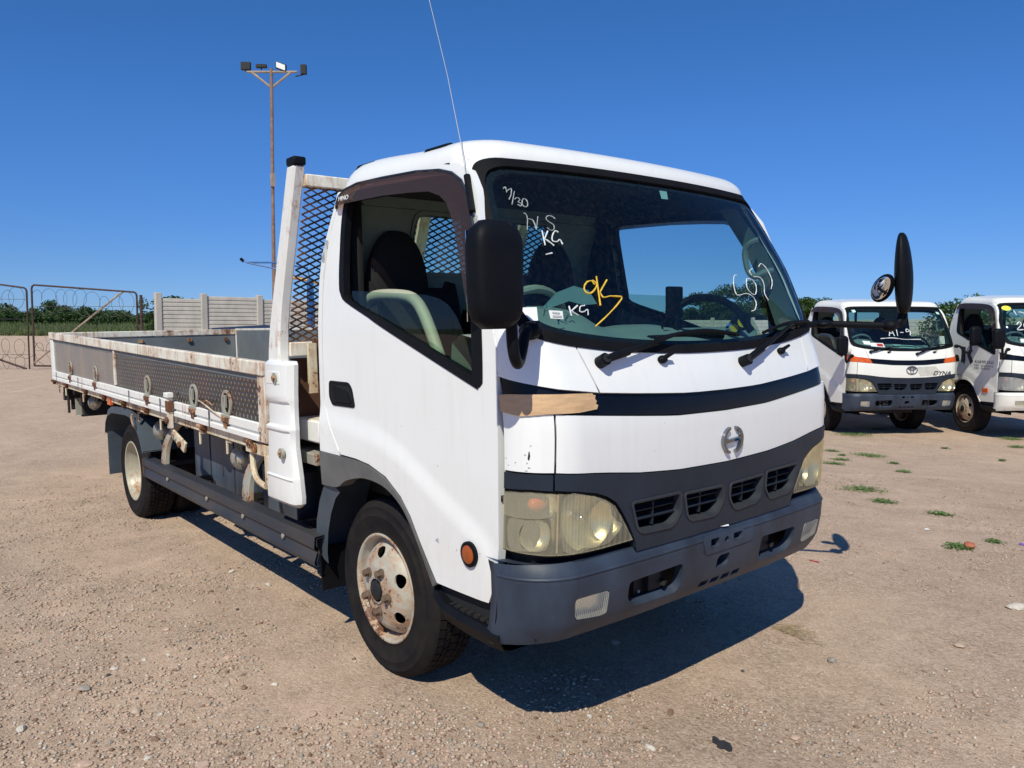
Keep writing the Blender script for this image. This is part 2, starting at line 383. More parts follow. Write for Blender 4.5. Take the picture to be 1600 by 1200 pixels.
BUMP = Surf([(.30, .90), (.37, .935), (.42, .975), (.47, 1.008), (.55, 1.025), (.625, 1.03), (.65, 1.02), (.68, .995), (.70, .98), (1.3, .98)],
            [(.3, .85), (.42, .865), (.625, .87), (.68, .855), (.7, .84)], [(.5, .17)], [(.5, .07)], .012)
CREASE = [(-.42, 1.05), (-.303, 1.042), (-.159, 1.03), (.059, 1.006), (.218, .96), (.343, .904), (.512, .823), (.665, .757), (.80, .69)]
def sstep(a, b, x): t = max(0, min(1, (x - a) / (b - a))); return t * t * (3 - 2 * t)
def side_pt(u, z, s, off=0, soft=True):
    zc = float(np.interp(u, [a for a, b in CREASE], [b for a, b in CREASE]))
    bl = .010 * sstep(-.02, .075, zc - z) * (1 - sstep(.70, .80, u)) - .006 * sstep(-.01, .2, z - zc) * 0
    y = CAB.g(CAB.W, z) + bl + off
    return Vector((u, s * y, z))
def side_n(u, z, s):
    e = .006; a = side_pt(u + e, z, s) - side_pt(u - e, z, s); b = side_pt(u, z + e, s) - side_pt(u, z - e, s); n = a.cross(b).normalized()
    return n if n.y * s > 0 else -n
def pip(p, poly):
    x, y = p; c = False; j = len(poly) - 1
    for i in range(len(poly)):
        xi, yi = poly[i]; xj, yj = poly[j]
        if (yi > y) != (yj > y) and x < (xj - xi) * (y - yi) / (yj - yi) + xi: c = not c
        j = i
    return c
def dens(poly, step):
    out = []
    for i in range(len(poly)):
        a, b = poly[i], poly[(i + 1) % len(poly)]; L = math.dist(a, b); n = max(1, int(math.ceil(L / step)))
        out += [(a[0] + (b[0] - a[0]) * k / n, a[1] + (b[1] - a[1]) * k / n) for k in range(n)]
    return out
def inset(poly, d):
    A = sum(poly[i - 1][0] * poly[i][1] - poly[i][0] * poly[i - 1][1] for i in range(len(poly))); sg = 1 if A > 0 else -1
    out = []
    for i in range(len(poly)):
        p0, p1, p2 = Vector(poly[i - 1]), Vector(poly[i]), Vector(poly[(i + 1) % len(poly)])
        a = (p1 - p0); b = (p2 - p1)
        if a.length < 1e-7 or b.length < 1e-7: out.append(tuple(p1)); continue
        a.normalize(); b.normalize(); na = Vector((-a.y, a.x)) * sg; nb = Vector((-b.y, b.x)) * sg
        m = (na + nb); 
        if m.length < .2: m = na
        m.normalize(); k = d / max(.5, m.dot(na)); q = p1 + m * k; out.append((q.x, q.y))
    return out
def smoothpoly(pts, n=4, closed=True):
    out = []; L = len(pts)
    R = range(L) if closed else range(L - 1)
    for i in R:
        g = lambda j: Vector(pts[j % L]) if closed else Vector(pts[max(0, min(L - 1, j))])
        p0, p1, p2, p3 = g(i - 1), g(i), g(i + 1), g(i + 2)
        for k in range(n):
            t = k / n; out.append(tuple(.5 * ((2 * p1) + (-p0 + p2) * t + (2 * p0 - 5 * p1 + 4 * p2 - p3) * t * t + (-p0 + 3 * p1 - 3 * p2 + p3) * t ** 3)))
    if not closed: out.append(tuple(pts[-1]))
    return out
def roundpoly(poly, r, n=4):
    out = []; L = len(poly)
    for i in range(L):
        p0, p1, p2 = Vector(poly[i - 1]), Vector(poly[i]), Vector(poly[(i + 1) % L])
        a = (p0 - p1); b = (p2 - p1); d = min(r, a.length * .45, b.length * .45); A = p1 + a.normalized() * d; B = p1 + b.normalized() * d
        for k in range(n + 1):
            t = k / n; q = A * (1 - t) ** 2 + p1 * 2 * t * (1 - t) + B * t * t; out.append((q.x, q.y))
    return out
def panel(mb, poly, mat, P, Nf, holes=(), step=.035, th=.02, off=0, back=None, inner=None, roundedge=.003):
    """curved sheet with thickness: P(a,b,off) -> point, Nf(a,b) -> outward normal"""
    loops = [dens(poly, step)] + [dens(h, step) for h in holes]
    V2 = []; E = []
    for lp in loops:
        b = len(V2); V2 += [Vector(p) for p in lp]; E += [(b + i, b + (i + 1) % len(lp)) for i in range(len(lp))]
    xs = [p[0] for p in loops[0]]; ys = [p[1] for p in loops[0]]; nb = len(V2)
    bnd = np.array([tuple(v) for v in V2])
    y = min(ys) + step * .5; row = 0
    while y < max(ys):
        x = min(xs) + step * (.5 if row % 2 else 0)
        while x < max(xs):
            if np.min((bnd[:, 0] - x) ** 2 + (bnd[:, 1] - y) ** 2) > (step * .55) ** 2 and pip((x, y), loops[0]) and not any(pip((x, y), h) for h in loops[1:]):
                V2.append(Vector((x, y)))
            x += step
        y += step * .87; row += 1
    rv, re, rf, *_ = delaunay_2d_cdt(V2, E, [], 0, 1e-6)
    F = []
    for f in rf:
        c = sum((rv[i] for i in f), Vector((0, 0))) / len(f)
        if pip(c, loops[0]) and not any(pip(c, h) for h in loops[1:]): F.append(tuple(f))
    if not F: return
    pts = [P(p.x, p.y, off) for p in rv]; nn = [Nf(p.x, p.y) for p in rv]
    if sum((pts[f0[1]] - pts[f0[0]]).cross(pts[f0[2]] - pts[f0[0]]).dot(nn[f0[0]]) for f0 in F) < 0: F = [f[::-1] for f in F]
    mb.add(pts, F, mat, nn)
    for li, lp in enumerate(loops):
        if th <= 0: continue
        L = len(lp); V = []; NV = []
        ins = inset(lp, 0)
        for (a, b) in lp: V.append(P(a, b, off)); 
        for (a, b) in lp: V.append(P(a, b, off - th))
        Fq = [(i, (i + 1) % L, L + (i + 1) % L, L + i) for i in range(L)]
        # orientation: outward from polygon
        A = sum(lp[i - 1][0] * lp[i][1] - lp[i][0] * lp[i - 1][1] for i in range(L))
        mid = (Vector(lp[0]) + Vector(lp[1])) / 2; e = Vector(lp[1]) - Vector(lp[0]); o2 = Vector((e.y, -e.x)).normalized() * .004 * (1 if A > 0 else -1)
        if li: o2 = -o2
        outd = P(mid.x + o2.x, mid.y + o2.y, off) - P(mid.x, mid.y, off)
        q = Fq[0]; fn = (V[q[1]] - V[q[0]]).cross(V[q[2]] - V[q[0]])
        if fn.dot(outd) < 0: Fq = [x[::-1] for x in Fq]
        mb.add(V, Fq, mat)
    if inner:
        ip = [P(p.x, p.y, off - th) for p in rv]; mb.add(ip, [f[::-1] for f in F], inner, [-n for n in nn])
def fpanel(mb, poly, mat, surf=CAB, **k): panel(mb, poly, mat, surf.P, surf.nrm, **k)
def spanel(mb, poly, mat, s, **k): panel(mb, poly, mat, lambda a, b, o: side_pt(a, b, s, o), lambda a, b: side_n(a, b, s), **k)
def ringpanel(mb, A, B, mat, off, th, surf=CAB):
    V = []; n = len(A)
    for L, o in ((A, off), (B, off), (A, off - th), (B, off - th)): V += [surf.P(a, b, o) for a, b in L]
    F = []
    for i in range(n):
        j = (i + 1) % n; F.append((i, j, n + j, n + i))
        if th: F += [(i, 2 * n + i, 2 * n + j, j), (n + i, n + j, 3 * n + j, 3 * n + i)]
    q = F[0]; fn = (V[q[1]] - V[q[0]]).cross(V[q[2]] - V[q[0]])
    if fn.dot(surf.nrm(*A[0])) < 0: F = [f[::-1] for f in F]
    mb.add(V, F, mat)
def shrink(poly, d, c):
    out = []
    for a, b in poly:
        v = Vector((a - c[0], b - c[1])); out.append((a - d * (1 if v.x > 0 else -1) * min(1, abs(v.x) / .45) ** 2 * 1.0, b - d * (1 if v.y > 0 else -1) * min(1, (abs(v.y) / .2))))
    return out
def mir(P): return [(-a, b) for a, b in P]
def sym(half):  # half from t=0 to t=0 going round positive side -> closed symmetric polygon
    return half + [(-a, b) for a, b in half[::-1] if a > 1e-4]

ROOT = {}
# ------------------------------------------------------------------ wheels
def tyre_mb(hi=True):
    mb = MB(); R = .355; W = .2
    half = [(.203, -.014), (.212, -.001), (.222, .004), (.226, .002), (.245, .009), (.285, .012), (.288, .0135), (.292, .011), (.318, .006), (.322, .008), (.326, .004), (.340, -.008), (.350, -.018)]
    prof = half + [(R - .002, -.024)]
    gr = [-.024, -.056, -.060, -.092, -.096, -.128, -.132, -.164, -.168]
    base = R - .011
    prof2 = [(base, -.026), (base, -.174)]
    prof3 = [(R - .002, -.176)] + [(r, -W - h) for r, h in half[::-1]]
    mb.lathe(prof + prof2 + prof3, (0, 0, 0), (0, -1, 0), 'tyre_rubber', 72 if hi else 36)
    if hi:  # tread blocks
        rows = [(-.020, -.052), (-.058, -.078), (-.083, -.117), (-.122, -.142), (-.148, -.180)]
        n = 58
        for ri, (h0, h1) in enumerate(rows):
            for k in range(n):
                a0 = 2 * pi * (k + (ri % 2) * .5 + .06) / n; a1 = 2 * pi * (k + (ri % 2) * .5 + .90) / n; sk = .012 * (1 if ri % 2 else -1)
                V = []
                for r in (base - .002, R):
                    for (a, h) in ((a0, h0), (a1, h0), (a1 + sk, h1), (a0 + sk, h1)):
                        rr = r if not (r == R and (h > -.022 or h < -.178)) else r - .004
                        V.append((rr * cos(a), -h, rr * sin(a)))
                mb.hexa(V, 'tyre_rubber')
    else: mb.lathe([(R, -.024), (R, -.176)], (0, 0, 0), (0, -1, 0), 'tyre_rubber', 36)
    return mb
def make_wheel(parent, loc, s, kind, hi=True, name='wheel'):
    e = empty(name, loc, (0, 0, 0 if s < 0 else pi), parent)
    ob('tyre', TYRE[hi], e, angle=50)
    mb = MB(); n = 48
    mb.lathe([(.214, .0), (.219, .004), (.216, .008), (.207, .006), (.203, -.006), (.197, -.028), (.188, -.04), (.186, -.19), (.21, -.2)], (0, 0, 0), (0, -1, 0), 'rim_paint' if kind == 'front' else 'rim_rear', n)
    if kind == 'front':
        H = [(0, .034), (.10, .034), (.108, .028), (.12, .024), (.14, .018), (.16, .004), (.178, -.022), (.19, -.042)]
        hh = lambda r: float(np.interp(r, [a for a, b in H], [b for a, b in H]))
        def P(a, b, o): return Vector((a, -(hh(math.hypot(a, b)) + o), b))
        def Nf(a, b):
            r = max(1e-4, math.hypot(a, b)); d = (hh(r + .006) - hh(max(0, r - .006))) / .012; v = Vector((-d * a / r, -1, -d * b / r)); return v.normalized()
        circ = [(.1885 * cos(2 * pi * k / 48), .1885 * sin(2 * pi * k / 48)) for k in range(48)]
        holes = []
        for A in (92, 25, -36, 158, 218):
            A = radians(A); holes.append([((.146 + .021 * cos(q)) * cos(A) - .028 * sin(q) * sin(A), (.146 + .021 * cos(q)) * sin(A) + .028 * sin(q) * cos(A)) for q in [2 * pi * k / 14 for k in range(14)]])
        holes.append([(.052 * cos(2 * pi * k / 24), .052 * sin(2 * pi * k / 24)) for k in range(24)])
        panel(mb, circ, 'rim_paint', P, Nf, holes=holes, step=.02, th=.006)
        ob('rim', mb, e)
        m2 = MB(); m2.lathe([(.0, .052), (.03, .050), (.038, .044), (.040, .03), (.045, .012), (.057, .006), (.060, -.05), (.1, -.06), (.17, -.07)], (0, 0, 0), (0, -1, 0), 'chassis_black', 32)
        m2.lathe([(.046, .04), (.054, .04), (.056, .03), (.056, .0)], (0, 0, 0), (0, -1, 0), 'grey_bracket', 32)
        ob('hub', m2, e)
        r_, h0 = .083, .034
        angs = (-80, -8, 64, 136, 208)
    else:
        mb.lathe([(.187, -.045), (.180, -.055), (.178, -.085), (.170, -.095), (.168, -.12), (.155, -.130), (.13, -.138), (.10, -.14), (.098, -.132), (.0, -.132)], (0, 0, 0), (0, -1, 0), 'rim_rear', n)
        ob('rim', mb, e)
        m2 = MB(); m2.lathe([(0, -.06), (.05, -.065), (.058, -.08), (.06, -.13)], (0, 0, 0), (0, -1, 0), 'chassis_black', 32); ob('hub', m2, e)
        r_, h0 = .083, -.132; angs = (-80, -8, 64, 136, 208)
    for A in angs if hi else ():
        A = radians(A); c = (r_ * cos(A), 0, r_ * sin(A)); m3 = MB()
        m3.lathe([(.019, h0 - .002), (.019, h0 + .006), (.0145, h0 + .008)], c, (0, -1, 0), 'nut_steel', 12); m3.lathe([(.0155, h0 + .006), (.0145, h0 + .026), (.008, h0 + .029), (.0, h0 + .034)], c, (0, -1, 0), 'nut_steel', 6)
        ob('wheel_nut', m3, e)
    if kind == 'front':
        pass
    return e
s_cap[0] = False
TYRE = {True: tyre_mb(True), False: tyre_mb(False)}

# ------------------------------------------------------------------ outlines on the cab surface
WS = [(0, 1.282), (.13, 1.283), (.246, 1.287), (.456, 1.299), (.60, 1.315), (.70, 1.331), (.77, 1.350), (.805, 1.375), (.823, 1.42), (.829, 1.5), (.824, 1.62), (.815, 1.725), (.798, 1.83), (.782, 1.880), (.757, 1.910), (.71, 1.925), (.633, 1.929), (.46, 1.932), (.246, 1.933), (0, 1.933)]
def _sm(P, n=3): return smoothpoly(P, n)
BT = [(0, 1.148), (.2, 1.150), (.43, 1.164), (.6, 1.177), (.75, 1.196), (.88, 1.222), (.948, 1.238)]
BB = [(0, 1.077), (.27, 1.082), (.45, 1.097), (.62, 1.112), (.77, 1.126), (.85, 1.129), (.948, 1.130)]
PB = [(0, .890), (.27, .896), (.45, .910), (.62, .932), (.78, .946), (.948, .947)]
def at(T, x): return float(np.interp(x, [a for a, b in T], [b for a, b in T]))
def seg(T, a, b, n=10): return [(a + (b - a) * k / n, at(T, abs(a + (b - a) * k / n))) for k in range(n + 1)]
DOOR = [(-.368, 1.06), (-.30, .968), (-.222, .868), (-.091, .866), (.01, .857), (.133, .827), (.236, .769), (.298, .709), (.349, .638), (.415, .554), (.457, .503), (.594, .505), (.745, .509), (.782, .60), (.795, .70),
        (.806, 1.30), (.775, 1.40), (.738, 1.55), (.695, 1.70), (.650, 1.815), (.60, 1.88), (.53, 1.917), (.44, 1.935), (.283, 1.946), (.057, 1.957), (-.143, 1.962), (-.247, 1.953), (-.302, 1.920), (-.325, 1.86), (-.350, 1.72), (-.366, 1.55), (-.371, 1.3)]
WINO = [(-.243, 1.862), (-.233, 1.70), (-.222, 1.558), (-.207, 1.520), (-.166, 1.488), (.017, 1.424), (.136, 1.380), (.655, 1.204), (.700, 1.192), (.722, 1.203), (.729, 1.225), (.727, 1.365), (.712, 1.50), (.665, 1.70), (.615, 1.80), (.57, 1.85), (.50, 1.88), (.42, 1.895), (.25, 1.905), (0, 1.92), (-.17, 1.925), (-.225, 1.905)]
GLS = [(-.175, 1.535), (.389, 1.495), (.468, 1.479), (.525, 1.456), (.572, 1.417), (.612, 1.36), (.655, 1.27), (.672, 1.225), (.60, 1.236), (.10, 1.404), (-.12, 1.48)]
WINI = [(-.168, 1.85), (-.155, 1.66), (-.140, 1.545), (-.118, 1.495), (.017, 1.450), (.12, 1.418), (.655, 1.236), (.672, 1.232), (.676, 1.26), (.672, 1.40), (.648, 1.53), (.60, 1.70), (.555, 1.79), (.51, 1.83), (.44, 1.85), (.25, 1.868), (0, 1.88), (-.13, 1.885)]
ARCHO = [(-.405, .862), (-.22, .862), (-.091, .862), (.01, .853), (.133, .823), (.236, .765), (.298, .705), (.349, .634), (.415, .550), (.457, .499)]
ARCHI = [(.440, .490), (.365, .60), (.306, .678), (.244, .738), (.149, .785), (.046, .801), (-.061, .797), (-.178, .768), (-.253, .731), (-.39, .722)]
WINI = [(a - .038 if a < -.1 else a, b - (.009 if b < 1.46 and a < .6 else 0)) for a, b in WINI]
WINO = _sm(WINO); WINI = _sm(WINI); ARCHO = smoothpoly(ARCHO, 3, False); ARCHI = smoothpoly(ARCHI, 3, False)
HL = [(.941, .888), (.846, .893), (.714, .884), (.64, .868), (.595, .849), (.558, .826), (.529, .788), (.5, .744), (.469, .694), (.607, .690), (.798, .692), (.905, .698), (.941, .703)]
SL1 = [(.475, .811), (.265, .811), (.262, .757), (.285, .727), (.30, .720), (.43, .724), (.45, .735)]
SL2 = [(.224, .803), (.032, .800), (.029, .757), (.05, .727), (.07, .718), (.19, .723), (.208, .735)]
REAR = [(.5, -.408), (1.4, -.408), (1.55, -.406), (1.69, -.395), (1.81, -.350), (1.93, -.31)]
def rear(z): return float(np.interp(z, [a for a, b in REAR], [b for a, b in REAR]))

def truck(cfg):
    hero = cfg['hero']; st = .035 if hero else .07
    T = empty('flatbed_truck' if hero else 'cargo_truck', cfg['loc'], cfg['rot'])
    tag(T, cfg['label'], 'truck')
    WP = 'white_paint' if hero else cfg.get('paint', 'cream_paint')
    LN = 'liner_dark'
    # ---- cab body: sides, pillars, cowl, roof, back wall, floor
    mb = MB()
    for s in (-1, 1):
        top = [(CAB.xc(z) , z) for z in (1.32, 1.45, 1.6, 1.75, 1.85, 1.93)]
        de = DOOR[15:] + DOOR[:1]
        poly = [(-.408, .864), (-.228, .864), (-.306, .962)] + [(a, b) for a, b in (DOOR + DOOR[:1])[:0:-1] if b > 1.05 ]
        # door back edge upwards, over the top and down the front, then the pillar line
        up = [(-.375, 1.06), (-.377, 1.3), (-.372, 1.55), (-.356, 1.72), (-.331, 1.862), (-.306, 1.925), (-.249, 1.959), (-.143, 1.968)]
        over = [(.057, 1.963), (.283, 1.952), (.44, 1.941), (.532, 1.923), (.604, 1.886), (.655, 1.82), (.700, 1.703), (.743, 1.552), (.780, 1.402)]
        poly = [(-.408, .864), (-.228, .864), (-.306, .964)] + up + [( a, b) for a, b in over]
        # band between door top and the roof spring line lies above 1.93: clip there
        poly = [(a, min(b, 1.935)) for a, b in poly]
        poly += [(CAB.xc(1.40) - .0, 1.40)] + [(CAB.xc(z), z) for z in (1.5, 1.6, 1.7, 1.8, 1.88, 1.94)] + [(rear(z), z) for z in (1.94, 1.87, 1.81, 1.75, 1.69, 1.55, 1.4, 1.1)]
        clean = []
        for q in poly:
            if not clean or math.dist(q, clean[-1]) > .004: clean.append(q)
        spanel(mb, clean, WP, s, th=.03, step=st, inner=LN)
        # front part of the shell on this side: pillar and corner of the cowl
        g = lambda z: CAB.tm(z)
        wsl = [(a, b) for a, b in WS if a >= .65]
        seamb, seamt = .606, .648
        poly = [(seamb + .002, at(BT, seamb))] + seg(BT, seamb + .05, .94, 6) + [(g(z), z) for z in (1.24, 1.32, 1.42, 1.55, 1.7, 1.82, 1.94)] + [(.70, 1.94), (.70, 1.927)] + wsl[::-1][1:] + [(seamt + .002, 1.3235)]
        poly = [p for i, p in enumerate(poly) if i == 0 or math.dist(p, poly[i - 1]) > .003]
        fpanel(mb, [(a * s, b) for a, b in poly], WP, th=.02, step=st, inner=LN)
    # roof
    def loop(z_, d, zz):
        F, w_, r, k = CAB.g(CAB.F, z_) - d * 1.15, CAB.g(CAB.W, z_) - d, CAB.g(CAB.R, z_), CAB.g(CAB.K, z_); xr = rear(z_) + d; rr = .08; r = max(.05, r)
        H = []
        for q in np.linspace(0, w_ - r, 8)[:-1]: H.append((F - k * q * q, q))
        for th in np.linspace(0, pi / 2, 9): H.append((F - k * (w_ - r + r * sin(th)) ** 2 - r * (1 - cos(th)), w_ - r + r * sin(th)))
        x0 = H[-1][0]
        for q in np.linspace(x0, xr + rr, 10)[1:]: H.append((q, w_))
        for th in np.linspace(0, pi / 2, 5)[1:]: H.append((xr + rr - rr * sin(th), w_ - rr + rr * cos(th)))
        for q in np.linspace(w_ - rr, 0, 7)[1:]: H.append((xr, q))
        full = H + [(x, -y) for x, y in H[-2:0:-1]]
        return [(x, y, zz) for x, y in full]
    V = []; rings = []
    for ph in np.linspace(0, 1, 9):
        a = ph * pi / 2; rings.append([(x, y, 1.93 + (.088 + .037 * (1 - sstep(-.20, .40, x))) * sin(a)) for x, y, _ in loop(1.93, .105 * (1 - cos(a)), 0)])
    last = rings[-1]; cx = .12
    for k, (f, dz) in enumerate(((.85, .014), (.65, .026), (.4, .034), (.15, .037))):
        rings.append([(cx + (x - cx) * f, y * f, 1.93 + .088 + .037 * (1 - sstep(-.20, .40, cx + (x - cx) * f)) + dz * .8) for x, y, z in last])
    n = len(last)
    for r in rings: V += r
    F = [(i * n + k, i * n + (k + 1) % n, (i + 1) * n + (k + 1) % n, (i + 1) * n + k) for i in range(len(rings) - 1) for k in range(n)] + [tuple((len(rings) - 1) * n + k for k in range(n))]
    roof = MB().add(V, F, WP)
    V2 = [(x * .96 + .005, y * .96, z - .035) for x, y, z in V]; roof.add(V2, [f[::-1] for f in F], LN)
    ob('roof', roof, T)
    # back wall with window
    zz = [.864, 1.2, 1.4, 1.55, 1.69, 1.81, 1.93]
    bw = [(-.845, .864), (.845, .864), (.845, 1.25), (.835, 1.6), (.81, 1.8), (.785, 1.94), (-.785, 1.94), (-.81, 1.8), (-.835, 1.6), (-.845, 1.25)]
    rw = roundpoly([(-.41, 1.63), (.40, 1.63), (.40, 1.875), (-.41, 1.875)], .05)
    panel(mb, bw, WP, lambda a, b, o: Vector((rear(b) - o, a, b)), lambda a, b: Vector((-1, 0, 0)), holes=[rw], step=.12, th=.03, inner='trim_inner')
    mb.box((-.40, -.84, .845), (.80, .84, .863), 'under_black')
    # inner B pillar and kick panels (dark lining)
    for s in (-1, 1):
        mb.box((-.375, s * .77, .9), (-.235, s * .72, 1.90), 'seat_cloth')
    cb = ob('cab_body', mb, T, angle=45)
    rg = MB()
    fr = roundpoly([(-.43, 1.61), (.42, 1.61), (.42, 1.895), (-.43, 1.895)], .06)
    panel(rg, fr, 'rubber', lambda a, b, o: Vector((rear(b) - .004 - o, a, b)), lambda a, b: Vector((-1, 0, 0)), holes=[inset(rw, .0)], step=.1, th=.04)
    rg.box((-.40, .0, 1.62), (-.37, .03, 1.88), 'black_plastic')
    ob('rear_window_frame', rg, T)
    m = MB(); panel(m, rw, 'side_glass', lambda a, b, o: Vector((rear(b) + .012 - o, a, b)), lambda a, b: Vector((-1, 0, 0)), step=.2, th=0); ob('rear_window', m, T)
    # ---- cowl between the seams
    m = MB(); cen = seg(BT, -.602, .602, 16) + [(.644, 1.3215)] + [(a, b) for a, b in WS if a < .62][::-1] + [(-a, b) for a, b in WS if 0 < a < .62] + [(-.644, 1.3215)]
    cen = [p for p in cen if p[1] < 1.4]
    fpanel(m, cen, WP, th=.02, step=st); ob('cowl_panel', m, T)
    # ---- black garnish band
    m = MB(); e_ = .94 if not cfg.get('orange') else .60
    fpanel(m, seg(BT, -e_, e_, 24) + seg(BB, e_, -e_, 24), 'gloss_black', off=-.010, th=.02, step=st); ob('garnish_band', m, T)
    if cfg.get('orange'):
        for s in (-1, 1):
            m = MB(); fpanel(m, [(s * a, b) for a, b in seg(BT, .60, .94, 6) + seg(BB, .94, .56, 6)], 'orange_lens', off=.004, th=.03, step=st); ob('turn_signal', m, T)
    # ---- lower white panels
    m = MB(); fpanel(m, [(a, b - .004) for a, b in seg(BB, -.772, .772, 24)] + [(a, b + .003) for a, b in seg(PB, .776, -.776, 24)], WP, th=.02, step=st, off=.0); fp = ob('front_panel', m, T)
    for s in (-1, 1):
        m = MB(); fpanel(m, [(s * a, b) for a, b in [(a, b - .004) for a, b in seg(BB, .778, .941, 6)] + [(a, b + .003) for a, b in seg(PB, .941, .782, 6)]], WP, th=.02, step=st); ob('corner_panel', m, T)
        m = MB(); fpanel(m, [(s * a, b) for a, b in [(.784, .943), (.941, .944), (.941, .893), (.848, .898), (.784, .894)]], 'trim_grey', th=.02, off=.002, step=st); ob('corner_trim', m, T)
    # ---- grille
    m = MB()
    G = [(a, b - .001) for a, b in seg(PB, -.779, .779, 24)] + [(.779, .896), (.714, .889), (.64, .874), (.59, .855), (.553, .832), (.524, .794), (.495, .75), (.463, .69), (.455, .655), (-.455, .655), (-.463, .69), (-.495, .75), (-.524, .794), (-.553, .832), (-.59, .855), (-.64, .874), (-.714, .889), (-.779, .896)]
    sl = [roundpoly(inset(p, -.005), .012) for p in (SL1, SL2, mir(SL1), mir(SL2))]
    fpanel(m, G, 'trim_grey' if not cfg.get('blackgrille') else 'black_plastic', holes=sl, th=.035, off=.004, step=st); gr = ob('grille', m, T)
    m = MB()
    for q in sl:
        a0, a1 = min(p[0] for p in q), max(p[0] for p in q)
        for zc in (.785, .755):
            pts = [a0 + .004, a1 - .004] if zc > .77 else [a0 + .008, a1 - .008]
            V = [CAB.P(t, zc + dz, o) for t in np.linspace(pts[0], pts[1], 6) for dz, o in ((.004, -.035), (.0, -.010), (-.004, -.012), (-.004, -.035))]
            F = [(i * 4 + k, i * 4 + (k + 1) % 4, i * 4 + 4 + (k + 1) % 4, i * 4 + 4 + k) for i in range(5) for k in range(4)]
            m.add(V, F, 'trim_grey')
        c = (a0 + a1) / 2; m.add([CAB.P(c + dx, z, o) for z in (.725, .803) for dx, o in ((-.003, -.03), (.003, -.03), (.003, -.014), (-.003, -.014))], [(0, 1, 5, 4), (1, 2, 6, 5), (2, 3, 7, 6), (3, 0, 4, 7)], 'trim_grey')
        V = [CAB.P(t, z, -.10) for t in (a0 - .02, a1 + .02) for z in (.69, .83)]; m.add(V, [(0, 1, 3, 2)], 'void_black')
    ob('grille_slats', m, gr, smooth=False)
    if hero:
        for q in sl:
            dq = dens(q, .012); m = MB(); ringpanel(m, inset(dq, -.009), inset(dq, -.003), 'grille_lip', .0085, .006); ringpanel(m, inset(dq, -.003), inset(dq, .001), 'grille_lip', .007, .03); ob('slot_frame', m, gr)
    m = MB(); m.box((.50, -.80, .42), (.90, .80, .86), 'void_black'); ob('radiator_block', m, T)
    # ---- headlamps
    for s in (-1, 1):
        hp = [(s * a, b) for a, b in HL]
        m = MB(); fpanel(m, hp, 'reflector' if not cfg.get('clear') else 'reflector', off=-.075, th=-.06, step=.05)
        fpanel(m, inset(hp, -.004), 'black_plastic', off=-.004, th=.07, step=.08, holes=[inset(hp, .006)])
        h = ob('headlamp', m, T)
        m = MB(); ax = (CAB.P(s * .64, .78, 0) - CAB.P(s * .64, .78, -1)); 
        bowl = [(.095, .0), (.085, -.018), (.06, -.036), (.03, -.046), (.012, -.048)]
        s_cap[0] = False
        for (tt, zz_, k) in ((.655, .785, 1.0), (.575, .775, .7)):
            o_ = CAB.P(s * tt, zz_, -.015); m.lathe([(r * k, hh) for r, hh in bowl], o_, (1, s * .15, 0), 'reflector', 28)
            m.ell(CAB.P(s * tt, zz_, -.05), (.016, .012, .012), 'chrome')
        m.lathe([(.05, 0), (.042, -.014), (.02, -.028)], CAB.P(s * .835, .755, -.012), (1, s * .5, 0), 'reflector', 24)
        m.add([CAB.P(s * t, z, o) for t, z, o in ((.765, .70, -.07), (.765, .88, -.07), (.765, .88, -.004), (.765, .70, -.004), (.77, .70, -.004), (.77, .88, -.004))], [(0, 1, 2, 3), (3, 2, 5, 4)], 'reflector')
        m.add([CAB.P(s * t, .805, o) for t, o in ((.775, -.07), (.93, -.06), (.93, -.006), (.775, -.006))] , [(0, 1, 2, 3)], 'reflector')
        ob('lamp_reflector', m, h)
        m = MB(); m.ell(CAB.P(s * .835, .846, -.040), (.022, .036, .022), 'orange_lens'); ob('turn_signal_bulb', m, h)
        m = MB(); fpanel(m, inset(hp, .004), 'lamp_lens' if not cfg.get('clear') else 'clear_lens', off=.004, th=.012, step=.03)
        if hero:
            ts = smoothpoly([(s * .925, .882), (s * .80, .884), (s * .778, .86), (s * .782, .825), (s * .81, .812), (s * .925, .812), (s * .935, .84)], 3)
            fpanel(m, ts, 'lamp_flute', off=.007, th=.003, step=.04)
            ts = smoothpoly([(s * .915, .80), (s * .86, .804), (s * .80, .80), (s * .79, .76), (s * .80, .715), (s * .86, .708), (s * .91, .712)], 3)
            fpanel(m, ts, 'lamp_flute', off=.006, th=.002, step=.04)
            ts = smoothpoly([(s * .75, .875), (s * .66, .868), (s * .59, .84), (s * .56, .80), (s * .555, .74), (s * .58, .71), (s * .66, .705), (s * .75, .71)], 3)
            fpanel(m, ts, 'lamp_flute', off=.0065, th=.002, step=.04)
        ob('lamp_lens', m, h)
    # ---- bumper
    BM = cfg.get('bumper', 'bumper_grey')
    m = MB(); te = BUMP.tm(.5)
    btop = [(-.974 - 0, .652), (-.94, .656), (-.833, .664), (-.687, .668), (-.445, .668), (-.224, .668), (0, .670), (.224, .668), (.445, .668), (.687, .668), (.833, .664), (.94, .656), (.974, .652)]
    bbot = [(.945, .388), (.925, .384), (.875, .396), (.787, .406), (.669, .413), (.453, .417), (.153, .427), (-.153, .427), (-.453, .417), (-.669, .413), (-.787, .406), (-.875, .396), (-.925, .384), (-.945, .388)]
    OPN = roundpoly([(.492, .562), (.235, .572), (.232, .50), (.255, .468), (.45, .468), (.49, .50)], .02)
    FOG = roundpoly([(.714, .554), (.575, .557), (.572, .475), (.600, .470), (.706, .482)], .015)
